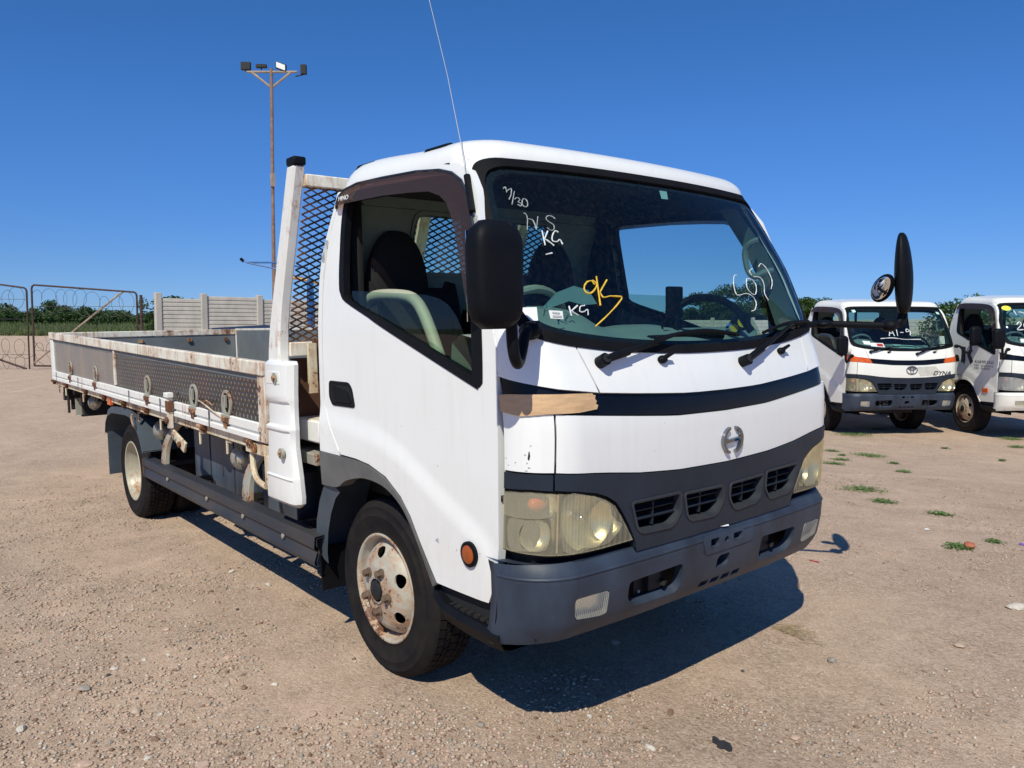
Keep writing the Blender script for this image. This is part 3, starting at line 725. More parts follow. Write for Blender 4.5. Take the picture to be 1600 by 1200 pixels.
    holes = [OPN, mir(OPN), FOG, mir(FOG), [(-.092, .626), (-.045, .626), (-.045, .594), (-.092, .594)], [(.042, .624), (.094, .624), (.094, .597), (.042, .597)],
             [(.013 * cos(q), .609 + .012 * sin(q)) for q in np.linspace(0, 2 * pi, 13)[:-1]], roundpoly([(-.044, .545), (-.03, .556), (.03, .556), (.03, .522), (.012, .508), (-.044, .508)], .008)]
    for k in range(4): x = -.125 + .064 * k; holes.append([(x, .4535), (x + .006, .474), (x + .052, .474), (x + .050, .4535)])
    holes = [h if isinstance(h[0], tuple) else h for h in holes]
    fpanel(m, btop + bbot, BM, surf=BUMP, holes=holes, th=.035, step=.03)
    # returns along the wheel side
    for s in (-1, 1):
        P0 = [BUMP.P(s * tq, z, 0) for z, tq in ((.655, .972), (.62, .970), (.55, .965), (.45, .953), (.390, .944))]
        V = [(p.x + .002, p.y, p.z) for p in P0] + [(p.x - .03 * (1 if i < 5 else 1), p.y - s * .002, p.z - .0) for i, p in enumerate(P0)] + [(p.x - .035, p.y - s * .02, p.z) for p in P0]
        m.add(V, [(i, i + 1, 6 + i, 5 + i) for i in range(4)] + [(5 + i, 6 + i, 11 + i, 10 + i) for i in range(4)], BM)
    # raised ledge line, number plate shelf
    for k in range(24):
        pass
    V = []; F = []
    tt = list(np.linspace(-.965, .965, 60))
    for t in tt:
        for dz, o in ((.622 + .004, .0005), (.622, .0035), (.619, .0035), (.616, .0005)): V.append(BUMP.P(t, dz + .01 * (1 - abs(t)), o))
    F = [(i * 4 + k, i * 4 + k + 1, i * 4 + 5 + k, i * 4 + 4 + k) for i in range(len(tt) - 1) for k in range(3)]
    m.add(V, [f[::-1] for f in F], BM)
    fpanel(m, roundpoly([(-.135, .640), (.175, .640), (.165, .575), (-.12, .575)], .012), BM, surf=BUMP, off=.004, th=.004, step=.05, holes=[holes[4], holes[5], holes[6]])
    # top ledge
    tt = np.linspace(-.95, .95, 40); V = []
    for t in tt: a = BUMP.P(t, .664, -.002); V += [a, a + Vector((-.10, 0, -.004))]
    m.add(V, [(2 * i, 2 * i + 1, 2 * i + 3, 2 * i + 2) for i in range(39)], BM)
    bp_ = ob('front_bumper', m, T, angle=40)
    for s in (-1, 1):
        fh = [(s * a, b) for a, b in FOG]
        m = MB(); fpanel(m, inset(fh, .003), 'fog_lens', surf=BUMP, off=.001, th=.02, step=.03); fpanel(m, inset(fh, .001), 'reflector', surf=BUMP, off=-.032, th=-.03, step=.03); ob('fog_lamp', m, bp_)
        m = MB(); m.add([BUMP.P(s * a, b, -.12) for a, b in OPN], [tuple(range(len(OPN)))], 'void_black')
        q = BUMP.P(s * .33, .52, -.07); m.box((q.x - .01, q.y - .075, .47), (q.x + .004, q.y + .075, .565), 'chassis_black')
        m.box((q.x, q.y - .03, .49), (q.x + .03, q.y + .03, .55), 'chassis_black'); m.tube([(q.x, q.y + .045, .51), (q.x + .04, q.y + .045, .51), (q.x + .05, q.y + .02, .51)], .008, 'chassis_black', 8)
        for dy in (-.055, .055):
            for dz in (.49, .545): m.tube([(q.x, q.y + dy, dz), (q.x + .010, q.y + dy, dz)], .006, 'grey_bracket', 6)
        ob('tow_bracket', m, bp_)
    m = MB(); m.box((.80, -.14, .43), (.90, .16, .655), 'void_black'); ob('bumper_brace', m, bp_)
    # ---- windscreen, seal
    full = [(a, b) for a, b in WS] + [(-a, b) for a, b in WS[::-1] if a > 0]
    m = MB(); FD = dens(smoothpoly(full, 3), .03); ringpanel(m, shrink(FD, -.004, (0, 1.6)), shrink(FD, .024, (0, 1.6)), 'rubber', .005, .012); ob('windscreen_seal', m, T)
    m = MB(); fpanel(m, inset(full, .012), 'screen_glass', off=-.004, th=0, step=.04); ringpanel(m, shrink(FD, .01, (0, 1.6)), shrink(FD, .040, (0, 1.6)), 'void_black', -.007, 0)
    WSO = ob('windscreen', m, T)
    # ---- doors
    for s in (-1, 1):
        m = MB(); spanel(m, inset(DOOR, .003), WP, s, holes=[WINO], th=.03, step=.018 if hero else .05, inner=LN)
        d = ob('door', m, T, angle=45)
        m = MB(); spanel(m, WINO, 'black_plastic', s, holes=[WINI], off=.003, th=.028, step=.05)
        ob('window_frame', m, d)
        m = MB(); spanel(m, [(a - (.025 if a < -.1 else 0), b) for a, b in GLS], 'side_glass', s, off=-.016, th=0, step=.06); ob('window_glass', m, d)
        m = MB(); hp = roundpoly([(-.318, 1.168), (-.15, 1.168), (-.122, 1.145), (-.100, 1.068), (-.295, 1.066), (-.322, 1.10)], .018)
        spanel(m, hp, 'black_plastic', s, off=.003, th=.004, step=.03, holes=[inset(hp, .012)])
        spanel(m, inset(hp, .011), 'void_black', s, off=.0012, th=0, step=.05)
        spanel(m, roundpoly([(-.30, 1.15), (-.16, 1.13), (-.125, 1.085), (-.27, 1.083)], .012), 'black_plastic', s, off=.006, th=.006, step=.03); ob('door_handle', m, d)
        # rain visor
        vo = [(-.296, 1.872), (-.300, 1.893), (-.288, 1.920), (-.247, 1.942), (-.143, 1.953), (.057, 1.945), (.283, 1.931), (.436, 1.912), (.516, 1.890), (.577, 1.856), (.623, 1.803), (.660, 1.716), (.700, 1.603), (.722, 1.50), (.735, 1.40)]
        vi = [(.700, 1.40), (.688, 1.45), (.663, 1.53), (.632, 1.62), (.600, 1.70), (.574, 1.745), (.545, 1.785), (.50, 1.815), (.43, 1.838), (.30, 1.852), (.12, 1.866), (-.05, 1.872), (-.20, 1.876)]
        vod = dens(vo, .008)[:-60]; vod = [q for q in dens(vo, .008) if True]; vod = []
        for q0, q1 in zip(vo[:-1], vo[1:]): vod += [(q0[0] + (q1[0] - q0[0]) * k / 8, q0[1] + (q1[1] - q0[1]) * k / 8) for k in range(8)]
        m = MB(); vp = vo + vi; cx_, cz_ = .2, 1.6
        def vP(a, b, o, s=s):
            dd = min(min(math.dist(q, (a, b)) for q in vod), .06)
            return side_pt(a, b, s, .004 + o + .028 * sin(min(1, dd / .045) * pi / 2))
        panel(m, vp, 'visor_tint', vP, lambda a, b, s=s: side_n(a, b, s), step=.03, th=.0)
        vz = ob('rain_visor', m, d)
        m = MB(); m.tube([side_pt(a, b, s, .006) for a, b in vo], .0055, 'trim_grey', 6); ob('visor_edge', m, d)
        if hero:
            c = side_pt(-.160, 1.893, s, .048)
            mm = basis(c, (1 if s < 0 else -1, 0, -.02), (0, .16 * -s, 1)); text_obj('visor_lettering', 'HINO', .026, 'paper', vz, mm, .0008, sx=1.25)
            m = MB(); s_cap[0] = True; q = side_pt(.657, .652, s, 0); m.lathe([(.042, .0), (.042, .010), (.034, .014), (.031, .010)], q, (0, s, 0), 'black_plastic', 24); m.lathe([(.032, .008), (.030, .013), (.02, .017), (.0, .018)], q, (0, s, 0), 'orange_dark', 24); s_cap[0] = False
            ob('side_marker_lamp', m, d)
        elif cfg.get('orange') is None:
            m = MB(); spanel(m, roundpoly([(.50, .70), (.62, .70), (.62, .64), (.50, .64)], .01), 'orange_lens', s, off=.012, th=.012, step=.05); ob('side_marker_lamp', m, d)
    # ---- wheel arch flares, inner arch, mudguard
    for s in (-1, 1):
        m = MB(); spanel(m, ARCHO + ARCHI, 'arch_grey' if cfg.get('flare', True) else WP, s, off=.006, th=.06, step=.035); ob('wheel_arch_trim', m, T)
        m = MB(); A = [(.47, .42)] + [(a, b + .012) for a, b in ARCHI[::2]] + [(-.42, .70)]
        V = [(a, s * .80, b) for a, b in A] + [(a, s * .42, b) for a, b in A]; n_ = len(A)
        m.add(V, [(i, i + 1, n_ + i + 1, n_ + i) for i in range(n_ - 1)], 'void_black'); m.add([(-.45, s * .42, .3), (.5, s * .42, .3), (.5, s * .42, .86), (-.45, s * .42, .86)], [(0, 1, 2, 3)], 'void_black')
        ob('inner_arch', m, T)
        m = MB(); pr = [(-.34, .735), (-.385, .70), (-.43, .63), (-.465, .54), (-.478, .45), (-.472, .40)]
        V = []
        for a, b in pr: V += [(a, s * .852, b), (a - .012, s * .855, b + .012), (a - .012, s * .62, b + .012), (a + .075, s * .846, b - .03)]
        m.add(V, [(4 * i + 3, 4 * i, 4 * i + 4, 4 * i + 7) for i in range(5)] + [(4 * i, 4 * i + 1, 4 * i + 5, 4 * i + 4) for i in range(5)] + [(4 * i + 1, 4 * i + 2, 4 * i + 6, 4 * i + 5) for i in range(5)], 'mud_plastic')
        ob('mudguard', m, T)
        m = MB(); m.box((-.47, s * .85, .235), (-.455, s * .60, .43), 'rubber'); ob('mud_flap', m, T, bevel=.003)
        # step
        m = MB(); pr = [(.41, .50, .02), (.44, .46, .05), (.50, .435, .06), (.60, .425, .06), (.74, .42, .06), (.80, .42, .05)]
        V = []
        for x, z, d_ in pr: V += [(x, s * .74, z + .015), (x, s * (.80 + d_), z + .012), (x, s * (.815 + d_), z - .005), (x, s * (.80 + d_ * .8), z - .055), (x, s * .74, z - .06)]
        m.add(V, [(5 * i + k, 5 * i + k + 1, 5 * i + 6 + k, 5 * i + 5 + k) for i in range(5) for k in range(4)] + [(0, 1, 2, 3, 4)], 'black_plastic')
        for k in range(9): x = .47 + .036 * k; m.box((x, s * .85 if s > 0 else -.85, .437 - .0 * k), (x + .022, s * .79 if s > 0 else -.79, .446), 'chassis_black')
        ob('step', m, T)
        m = MB(); m.box((.44, s * .83, .44), (.80, s * .78, .515), 'under_black'); ob('sill', m, T)
    # ---- wheels
    for s in (-1, 1):
        hi = hero and s < 0
        make_wheel(T, (0, s * .80, .355), s, 'front', hi)
        if hero:
            make_wheel(T, (-3.47, s * .877, .355), s, 'rear', hi)
            e = make_wheel(T, (-3.47, s * .645, .355), s, 'rear', False)
        else:
            make_wheel(T, (-2.5, s * .85, .355), s, 'rear', False)
    # ---- chassis
    m = MB(); L = -6.1 if hero else -4.2
    for s in (-1, 1): m.box((L, s * .42 - .035, .58), (.9, s * .42 + .035, .78), 'chassis_black')
    for x in np.arange(L + .2, .8, .8): m.box((x, -.385, .60), (x + .08, .385, .76), 'chassis_black')
    m.tube([(-3.47 if hero else -2.5, -.7, .355), (-3.47 if hero else -2.5, .7, .355)], .06, 'chassis_black'); m.tube([(0, -.68, .33), (0, .68, .33)], .045, 'chassis_black')
    m.ell((-3.47 if hero else -2.5, 0, .355), (.17, .17, .16), 'chassis_black'); m.tube([(-3.4 if hero else -2.5, 0, .40), (-.3, 0, .55)], .045, 'chassis_black')
    m.box((-.40, -.36, .34), (.62, .36, .84), 'under_black')
    ob('chassis_frame', m, T, smooth=True)
    # ---- interior
    m = MB()
    def seat(y0, y1, zt=1.55):
        prof = [(.22, 1.02), (.24, 1.08), (.20, 1.12), (-.12, 1.12), (-.17, 1.16), (-.23, zt - .06), (-.25, zt), (-.30, zt + .01), (-.34, zt - .05), (-.30, 1.10), (-.26, 1.0)]
        V = [(x, y0, z) for x, z in prof] + [(x, y1, z) for x, z in prof]; n = len(prof)
        return MB().add(V, [(i, (i + 1) % n, n + (i + 1) % n, n + i) for i in range(n)] + [tuple(range(n)), tuple(range(2 * n - 1, n - 1, -1))], 'seat_cloth')
    s1 = ob('driver_seat', seat(-.68, -.26), T, bevel=.03); s2 = ob('passenger_seat', seat(.12, .66), T, bevel=.03); ob('middle_seat', seat(-.16, .10, 1.42), T, bevel=.03)
    for (y, o_) in ((-.42, s1), (.39, s2)):
        m = MB(); m.ell((-.30, y - .10 if y < 0 else y, 1.60), (.055, .135, .20), 'seat_cloth', 24, 16, None, lambda p: Vector((p.x, math.copysign(abs(p.y / .135) ** .7 * .135, p.y) * (1.12 - .3 * p.z / .2), math.copysign(abs(p.z / .2) ** .8 * .2, p.z)))); m.tube([(-.30, y - .06, 1.5), (-.30, y - .06, 1.62)], .008, 'chassis_black', 6); ob('headrest', m, o_)
    m = MB(); m.tube(smoothpoly([(-.30, -.68, 1.28), (-.305, -.68, 1.42), (-.27, -.68, 1.495), (-.18, -.68, 1.515), (.0, -.68, 1.508), (.09, -.68, 1.485), (.15, -.68, 1.43), (.22, -.68, 1.32), (.29, -.69, 1.21)], 4, False), .024, 'beige_trim' if hero else 'trim_inner', 10); ob('seat_frame', m, s1)
    # dashboard
    def dz(y): return 1.235
    prof = [(.93, 1.25), (.90, 1.275), (.80, 1.300), (.66, 1.345), (.58, 1.358), (.53, 1.33), (.51, 1.20), (.52, 1.05), (.60, .95), (.90, .95)]
    m = MB(); ys = np.linspace(-.80, .80, 33); V = []
    for y in ys:
        hump = .095 * math.exp(-((y + .45) / .20) ** 4); k = -.16 * (abs(y) / .8) ** 3
        cen = .02 * math.exp(-((y - .02) / .2) ** 4)
        for i, (x, z) in enumerate(prof):
            V.append((min(x + k * (1 if i < 3 else .2), CAB.xc(1.3) + .1 if abs(y) > .7 else 9) - (hump * .6 if 3 <= i <= 6 else 0), y, z + (hump if 3 <= i <= 5 else hump * .25 if i == 2 else 0) + (cen if 2 <= i <= 5 else 0)))
    n = len(prof); m.add(V, [(i * n + k, i * n + (k + 1) % n, (i + 1) * n + (k + 1) % n, (i + 1) * n + k) for i in range(32) for k in range(n)], 'dash_plastic')
    for y0 in (-.30, .0, .30):
        for k in range(10): m.box((.79, y0 + .018 * k, 1.295), (.82, y0 + .018 * k + .007, 1.305), 'under_black')
    ob('dashboard', m, T, angle=50)
    m = MB(); c = Vector((.40, -.42, 1.33)); rot = Matrix.Rotation(radians(-62), 3, 'Y')
    m.tube([c + rot @ Vector((0 + .21 * cos(a), .21 * sin(a), 0)) for a in np.linspace(0, 2 * pi, 37)[:-1]], .016, 'beige_trim' if hero else 'trim_inner', 8, closed=True)
    m.ell(c + rot @ Vector((0, 0, -.02)), (.06, .07, .05), 'dash_plastic'); m.tube([c, c + rot @ Vector((0, 0, -.3))], .03, 'under_black')
    for a in (200, 340, 90): m.tube([c, c + rot @ Vector((.21 * cos(radians(a)), .21 * sin(radians(a)), 0))], .012, 'dash_plastic', 6)
    ob('steering_wheel', m, T)
    m = MB(); # passenger grab rail, dark arc on the dash
    m.tube([Vector((.62 + .01 * k, y, z)) for k, (y, z) in enumerate(smoothpoly([(.14, 1.34), (.17, 1.43), (.24, 1.475), (.34, 1.475), (.42, 1.43), (.47, 1.34)], 4, False))], .016, 'black_plastic', 8); ob('dash_grab_rail', m, T)
    m = MB(); q = [(.690, .715, 1.735), (.665, .70, 1.725), (.640, .695, 1.70), (.638, .695, 1.66), (.655, .695, 1.60), (.685, .70, 1.575), (.715, .715, 1.59), (.745, .745, 1.60)]
    m.tube(smoothpoly(q, 3, False), .014, 'trim_inner', 8); ob('pillar_grab_handle', m, T)
    # pillar trims inside
    m = MB()
    for s in (-1, 1):
        P0 = [CAB.P(s * t, z, -.03) for z in (1.34, 1.5, 1.7, 1.9) for t in (.80, .87)]
        P1 = [side_pt(CAB.xc(z) - .05, z, s, -.035) for z in (1.34, 1.5, 1.7, 1.9)]
        V = []
        for i in range(4): V += [P0[2 * i], P0[2 * i + 1], P1[i]]
        m.add(V, [(3 * i, 3 * i + 1, 3 * i + 4, 3 * i + 3) for i in range(3)] + [(3 * i, 3 * i + 2, 3 * i + 5, 3 * i + 3) for i in range(3)], 'trim_inner')
    ob('pillar_trim', m, T)
    # door inner cards
    m = MB()
    for s in (-1, 1): spanel(m, [(-.30, 1.0), (.70, 1.0), (.72, 1.19), (.12, 1.37), (-.22, 1.46)], 'trim_inner', s, off=-.045, th=.01, step=.2)
    ob('door_trim', m, T)
    # ---- wipers, nozzles
    def wiper(piv, elb, blade, nm='wiper'):
        m = MB(); p = CAB.P(*piv, .0); s_cap[0] = True
        m.tube([p, CAB.P(*piv, .035)], .020, 'black_plastic', 14); m.tube([CAB.P(*piv, .030), CAB.P(*piv, .04)], .014, 'chassis_black', 12)
        e1 = (piv[0] + (elb[0] - piv[0]) * .3, piv[1] + (elb[1] - piv[1]) * .3)
        m.tube([CAB.P(*piv, .028), CAB.P(*e1, .03), CAB.P(*e1, .03)], [.013, .014, .010], 'black_plastic', 8); m.tube([CAB.P(*e1, .030), CAB.P(*elb, .026)], [.010, .006], 'black_plastic', 8)
        B = [CAB.P(*b, .010) for b in smoothpoly(blade, 4, False)]
        m.tube(B, .006, 'rubber', 6); n = len(B)
        B2 = [CAB.P(*b, .018 + .004 * sin(pi * i / (n - 1))) for i, b in enumerate(smoothpoly(blade, 4, False))]
        m.tube(B2[1:-1], [.003 + .0045 * sin(pi * (i + 1) / (n)) for i in range(n - 2)], 'black_plastic', 8)
        s_cap[0] = False; ob(nm, m, T)
    wiper((-.572, 1.266), (-.226, 1.336), [(-.31, 1.330), (-.172, 1.343), (-.03, 1.347), (.155, 1.331)])
    wiper((.134, 1.236), (.52, 1.352), [(.327, 1.335), (.45, 1.356), (.58, 1.368), (.757, 1.372)])
    for t in (-.301, .422):
        m = MB(); m.ell(CAB.P(t, 1.262, .008), (.016, .020, .014), 'black_plastic', 12, 8); m.tube([CAB.P(t, 1.264, .012), CAB.P(t + .035, 1.275, .030)], [.009, .006], 'black_plastic', 8); ob('washer_nozzle', m, T)
    return T, WSO, fp
# ================================================================== the big truck
TILT = (radians(1.391), radians(-.095), 0)
T, WSO, FP = truck(dict(hero=True, loc=(0, 0, 0), rot=TILT, label='big white truck in front with a rusty empty dropside bed and a dark blue-grey bumper'))

# ---- side mirrors
def mirror_near(T, hero=True):
    s_cap[0] = True
    h = empty('side_mirror', (0, 0, 0), (0, 0, 0), T)
    m = MB(); c = Vector((1.0, -1.015, 1.522)); V = []; F = []; n = 28; rows = 13
    for i in range(rows):
        q = -1 + 2 * i / (rows - 1); ph = q * pi / 2
        k = (1 - abs(q) ** 6 * .42) if i not in (0, rows - 1) else .50
        for j in range(n):
            a = 2 * pi * j / n; ca, sa = cos(a), sin(a); e = .55
            x = .048 * k * (abs(ca) ** e) * (1 if ca > 0 else -1); y = .082 * k * (abs(sa) ** e) * (1 if sa > 0 else -1) * (1 + .03 * q)
            if x > 0: x *= 1.1
            else: x *= .6
            V.append(c + Vector((x, y, .158 * sin(ph) ** 1 if abs(q) < 1 else .158 * q)) if False else c + Vector((x, y, .143 * (q if abs(q) < .85 else (.85 + .15 * sin((abs(q) - .85) / .15 * pi / 2)) * (1 if q > 0 else -1)))))
    for i in range(rows - 1):
        for j in range(n): F.append((i * n + j, i * n + (j + 1) % n, (i + 1) * n + (j + 1) % n, (i + 1) * n + j))
    F.append(tuple(range(n - 1, -1, -1))); F.append(tuple((rows - 1) * n + j for j in range(n)))
    m.add(V, F, 'black_plastic'); ob('housing', m, h, bevel=.012, angle=60)
    m = MB(); m.box((.966, -1.08, 1.40), (.969, -.95, 1.64), 'mirror_glass'); ob('mirror_face', m, h)
    m = MB(); m.tube(smoothpoly([(1.0, -.955, 1.40), (1.0, -.953, 1.345), (.998, -.945, 1.305), (.985, -.925, 1.283), (.965, -.90, 1.285), (.945, -.872, 1.315), (.925, -.84, 1.365), (.905, -.80, 1.372)], 4, False), .0165, 'black_plastic', 12)
    m.ell((.90, -.80, 1.37), (.035, .035, .028), 'black_plastic', 14, 8); ob('mirror_arm', m, h)
    s_cap[0] = False; return h
mirror_near(T)
h = empty('side_mirror', (0, 0, 0), (0, 0, 0), T)
m = MB(); m.tube([(.86, .80, 1.36), (.875, .875, 1.363), (.93, .93, 1.362), (1.085, 1.075, 1.352)], .015, 'black_plastic', 12); m.ell((1.09, 1.095, 1.352), (.035, .05, .028), 'black_plastic', 16, 10, Matrix.Rotation(.8, 3, 'Z'))
m.ell((.90, .90, 1.363), (.035, .04, .018), 'black_plastic', 12, 8); m.tube(smoothpoly([(1.09, 1.11, 1.35), (1.105, 1.15, 1.36), (1.11, 1.17, 1.40), (1.11, 1.16, 1.45)], 4, False), .016, 'black_plastic', 10)
m.tube(smoothpoly([(1.10, 1.13, 1.35), (1.12, 1.165, 1.355), (1.125, 1.18, 1.40)], 3, False), .008, 'black_plastic', 8)
ob('mirror_arm', m, h)
vd = Vector((1.1, 1.17, 1.57)) - CAMP; vd.z = 0; vd.normalize(); ang = math.atan2(vd.y, vd.x)
m = MB(); RZ = Matrix.Rotation(ang - radians(4), 3, 'Z'); 
def leaf(p):
    q = p.z / .18; k = 1.0 if q < -.2 else 1 - .28 * ((q + .2) / 1.2) ** 1.6
    k *= min(1.8, max(.05, 1 - q * q) ** -.22); return Vector((p.x * min(1.6, max(.05, 1 - q * q) ** -.2), p.y * k * (1.25 if p.y < 0 else .85) + .006 * q, p.z))
m.ell((1.11, 1.165, 1.575), (.085, .036, .178), 'black_plastic', 24, 18, RZ, leaf); ob('housing', m, h, angle=60)
m = MB(); r2 = Matrix.Rotation(ang, 3, 'Z') @ Matrix.Rotation(radians(28), 3, 'X') @ Matrix.Rotation(radians(-35), 3, 'Y')
m.ell((1.055, 1.105, 1.512), (.042, .042, .076), 'black_plastic', 24, 14, r2, lambda p: Vector((p.x if p.x > 0 else p.x * .12, p.y, p.z))); ob('under_mirror', m, h, angle=70)
s_cap[0] = True
m = MB(); m.ell((1.051, 1.102, 1.514), (.012, .034, .066), 'mirror_glass', 24, 8, r2); ob('mirror_face', m, h); s_cap[0] = False
# ---- antenna
a_ = empty('antenna', (0, 0, 0), (0, 0, 0), T)
m = MB(); m.tube([side_pt(.665, 1.745, -1, .012), side_pt(.615, 1.865, -1, .012)], .011, 'black_plastic', 8); ob('antenna_base', m, a_)
m = MB(); m.tube([side_pt(.617, 1.862, -1, .016), (.575, -.80, 1.97), (.50, -.795, 2.21), (.385, -.79, 2.52)], [.0016, .0013, .0010, .0009], 'antenna_steel', 6); ob('antenna_rod', m, a_)
m = MB()  # rain gutter caps on the roof's rear edge
for x0, x1, z0 in ((-.235, -.10, 2.030), (.26, .40, 2.006)):
    m.hexa([(x0, -.75, z0 - .016), (x1, -.74, z0 - .012), (x1, -.70, z0 + .01), (x0, -.71, z0 + .008), (x0 + .01, -.735, z0 + .010), (x1 - .01, -.725, z0 + .012), (x1 - .01, -.705, z0 + .018), (x0 + .01, -.715, z0 + .016)], 'black_plastic')
ob('roof_clip', m, T, bevel=.003)

# ---- emblem: a ring cut top and bottom with a bar across
m = MB(); ec = (.019, .967)
for sgn in (1, -1):
    A = np.linspace(radians(-72), radians(72), 24); pts = []
    out = [(ec[0] + sgn * .060 * cos(a), ec[1] + .050 * sin(a)) for a in A]; inn = [(ec[0] + sgn * (.060 - .013 * cos(a) * 1.0 - .002) * cos(a), ec[1] + .040 * sin(a)) for a in A[::-1]]
    fpanel(m, out + inn, 'dark_chrome', off=.012, th=.013, step=.02)
fpanel(m, [(ec[0] - .048, ec[1] - .009), (ec[0] + .048, ec[1] - .003), (ec[0] + .048, ec[1] + .009), (ec[0] - .048, ec[1] + .003)], 'dark_chrome', off=.0115, th=.012, step=.03)
ob('emblem', m, T, bevel=.0015)
# ---- strip of brown tape on the band, torn at its end
def tp(s_, x):  # straight board lying proud of the band
    return x
m = MB(); tpoly = [(-.942, 1.178), (-.90, 1.182), (-.80, 1.182), (-.70, 1.179), (-.640, 1.176), (-.636, 1.171), (-.628, 1.170), (-.633, 1.160), (-.628, 1.152), (-.634, 1.146), (-.625, 1.140), (-.632, 1.129), (-.70, 1.124), (-.80, 1.124), (-.87, 1.118), (-.90, 1.122), (-.943, 1.128)]
fpanel(m, tpoly, 'tape', off=.006, th=.004, step=.03); ob('tape_strip', m, T)
m = MB(); fpanel(m, [(.93, 1.20), (.955, 1.195), (.96, 1.15), (.945, 1.10), (.93, 1.13)], 'tape', off=.008, th=.004, step=.03); ob('tape_strip', m, T)
m = MB(); fpanel(m, [(-.05, .668), (-.02, .672), (.01, .664), (.03, .668), (.025, .650), (.0, .652), (-.03, .656)], 'paper', surf=BUMP, off=.006, th=.004, step=.02); ob('paper_scrap', m, T)
m = MB(); fpanel(m, [(-.855, 1.01), (-.852, 1.014), (-.85, 1.0), (-.853, .985), (-.858, .99)], 'ink', off=.0006, th=0, step=.02)
for a, b, w_ in ((-.862, .975, .005), (-.857, .962, .007), (-.866, .952, .008), (-.90, .975, .005), (-.85, 1.028, .004), (-.868, 1.0, .006), (-.935, .985, .004)): fpanel(m, [(a, b), (a + w_, b + .001), (a + w_, b + .004), (a - .001, b + .003)], 'paper_grey', off=.0006, th=0, step=.02)
ob('scuff_mark', m, T)
m = MB(); spanel(m, [(.455, .655), (.474, .668), (.478, .648)], 'paper_grey', -1, off=.0008, th=0, step=.05); ob('dent_mark', m, T)  # small door dent, its shade drawn as a flat grey triangle
# ---- things written and stuck on the windscreen
def chalk(name, lines, mat, r=.003, parent=WSO, surf=CAB, off=.0015):
    m = MB()
    for L in lines:
        Q = smoothpoly(L, 4, False) if len(L) > 2 else L
        Q = [(a + random.uniform(-1, 1) * .0006, b + random.uniform(-1, 1) * .0006) for a, b in Q]
        m.tube([surf.P(a, b, off) for a, b in Q], [r * (.74 if r < .006 else 1) * random.uniform(.6, 1.15) for _ in Q], mat, 6)
    return ob(name, m, parent)
sevn = [[(-.719, 1.822), (-.709, 1.827), (-.713, 1.808)], [(-.713, 1.812), (-.692, 1.823), (-.700, 1.805), (-.716, 1.784)], [(-.684, 1.814), (-.714, 1.767)],
        [(-.697, 1.786), (-.683, 1.793), (-.677, 1.785), (-.688, 1.778), (-.678, 1.772), (-.684, 1.764), (-.695, 1.768)], [(-.668, 1.785), (-.676, 1.771), (-.672, 1.763), (-.659, 1.765), (-.651, 1.785), (-.661, 1.790), (-.668, 1.785)]]
chalk('chalk_writing', sevn, 'chalk_dim', .0026)
chalk('chalk_writing', [[(-.685, 1.740), (-.678, 1.737), (-.679, 1.721), (-.697, 1.683)], [(-.679, 1.721), (-.660, 1.717), (-.661, 1.686)], [(-.661, 1.686), (-.635, 1.732)], [(-.567, 1.728), (-.582, 1.737), (-.601, 1.732), (-.603, 1.720), (-.586, 1.707), (-.588, 1.694), (-.603, 1.686), (-.616, 1.695)]], 'chalk_dim', .0026)
chalk('chalk_writing', [[(-.641, 1.683), (-.651, 1.635)], [(-.620, 1.683), (-.644, 1.656)], [(-.644, 1.656), (-.636, 1.652), (-.617, 1.636)], [(-.578, 1.682), (-.590, 1.685), (-.610, 1.666), (-.615, 1.651), (-.599, 1.649), (-.584, 1.656), (-.580, 1.641)], [(-.662, 1.605), (-.635, 1.611)]], 'chalk', .0034)
chalk('chalk_writing', [[(-.503, 1.512), (-.514, 1.524), (-.542, 1.512), (-.552, 1.493), (-.538, 1.482), (-.513, 1.492), (-.494, 1.512), (-.506, 1.526)], [(-.486, 1.539), (-.504, 1.444)], [(-.445, 1.528), (-.489, 1.488)], [(-.489, 1.488), (-.483, 1.471), (-.45, 1.474), (-.404, 1.473)], [(-.404, 1.473), (-.406, 1.463), (-.475, 1.418), (-.549, 1.378)]], 'chalk_yellow', .0042)
chalk('chalk_writing', [[(-.632, 1.443), (-.632, 1.412)], [(-.598, 1.444), (-.628, 1.427)], [(-.627, 1.428), (-.605, 1.413)], [(-.569, 1.444), (-.587, 1.441), (-.595, 1.426), (-.579, 1.424), (-.562, 1.431), (-.566, 1.413)]], 'chalk', .0032)
chalk('chalk_writing', [[(.285, 1.56), (.266, 1.558), (.243, 1.53), (.235, 1.491), (.253, 1.482), (.312, 1.489), (.352, 1.477), (.36, 1.452), (.335, 1.427), (.307, 1.421)], [(.348, 1.548), (.33, 1.512), (.358, 1.487), (.384, 1.492), (.404, 1.523), (.386, 1.546), (.348, 1.548)],
      [(.424, 1.591), (.392, 1.58), (.397, 1.564)], [(.48, 1.60), (.515, 1.615), (.544, 1.595), (.552, 1.547), (.519, 1.51)], [(.408, 1.558), (.458, 1.556), (.472, 1.53), (.452, 1.493), (.464, 1.464)]], 'chalk', .0026)
m = MB(); fpanel(m, [(.052, 1.893), (.098, 1.894), (.076, 1.858), (.036, 1.857)], 'paper_green', off=-.009, th=0, step=.05); ob('sticker', m, WSO)
m = MB(); fpanel(m, [(-.797, 1.439), (-.751, 1.440), (-.758, 1.399), (-.803, 1.398)], 'paper', off=.002, th=.001, step=.05); ob('sticker', m, WSO)
m = MB(); fpanel(m, [(-.713, 1.430), (-.662, 1.427), (-.667, 1.402), (-.715, 1.405)], 'paper', off=.002, th=.001, step=.05)
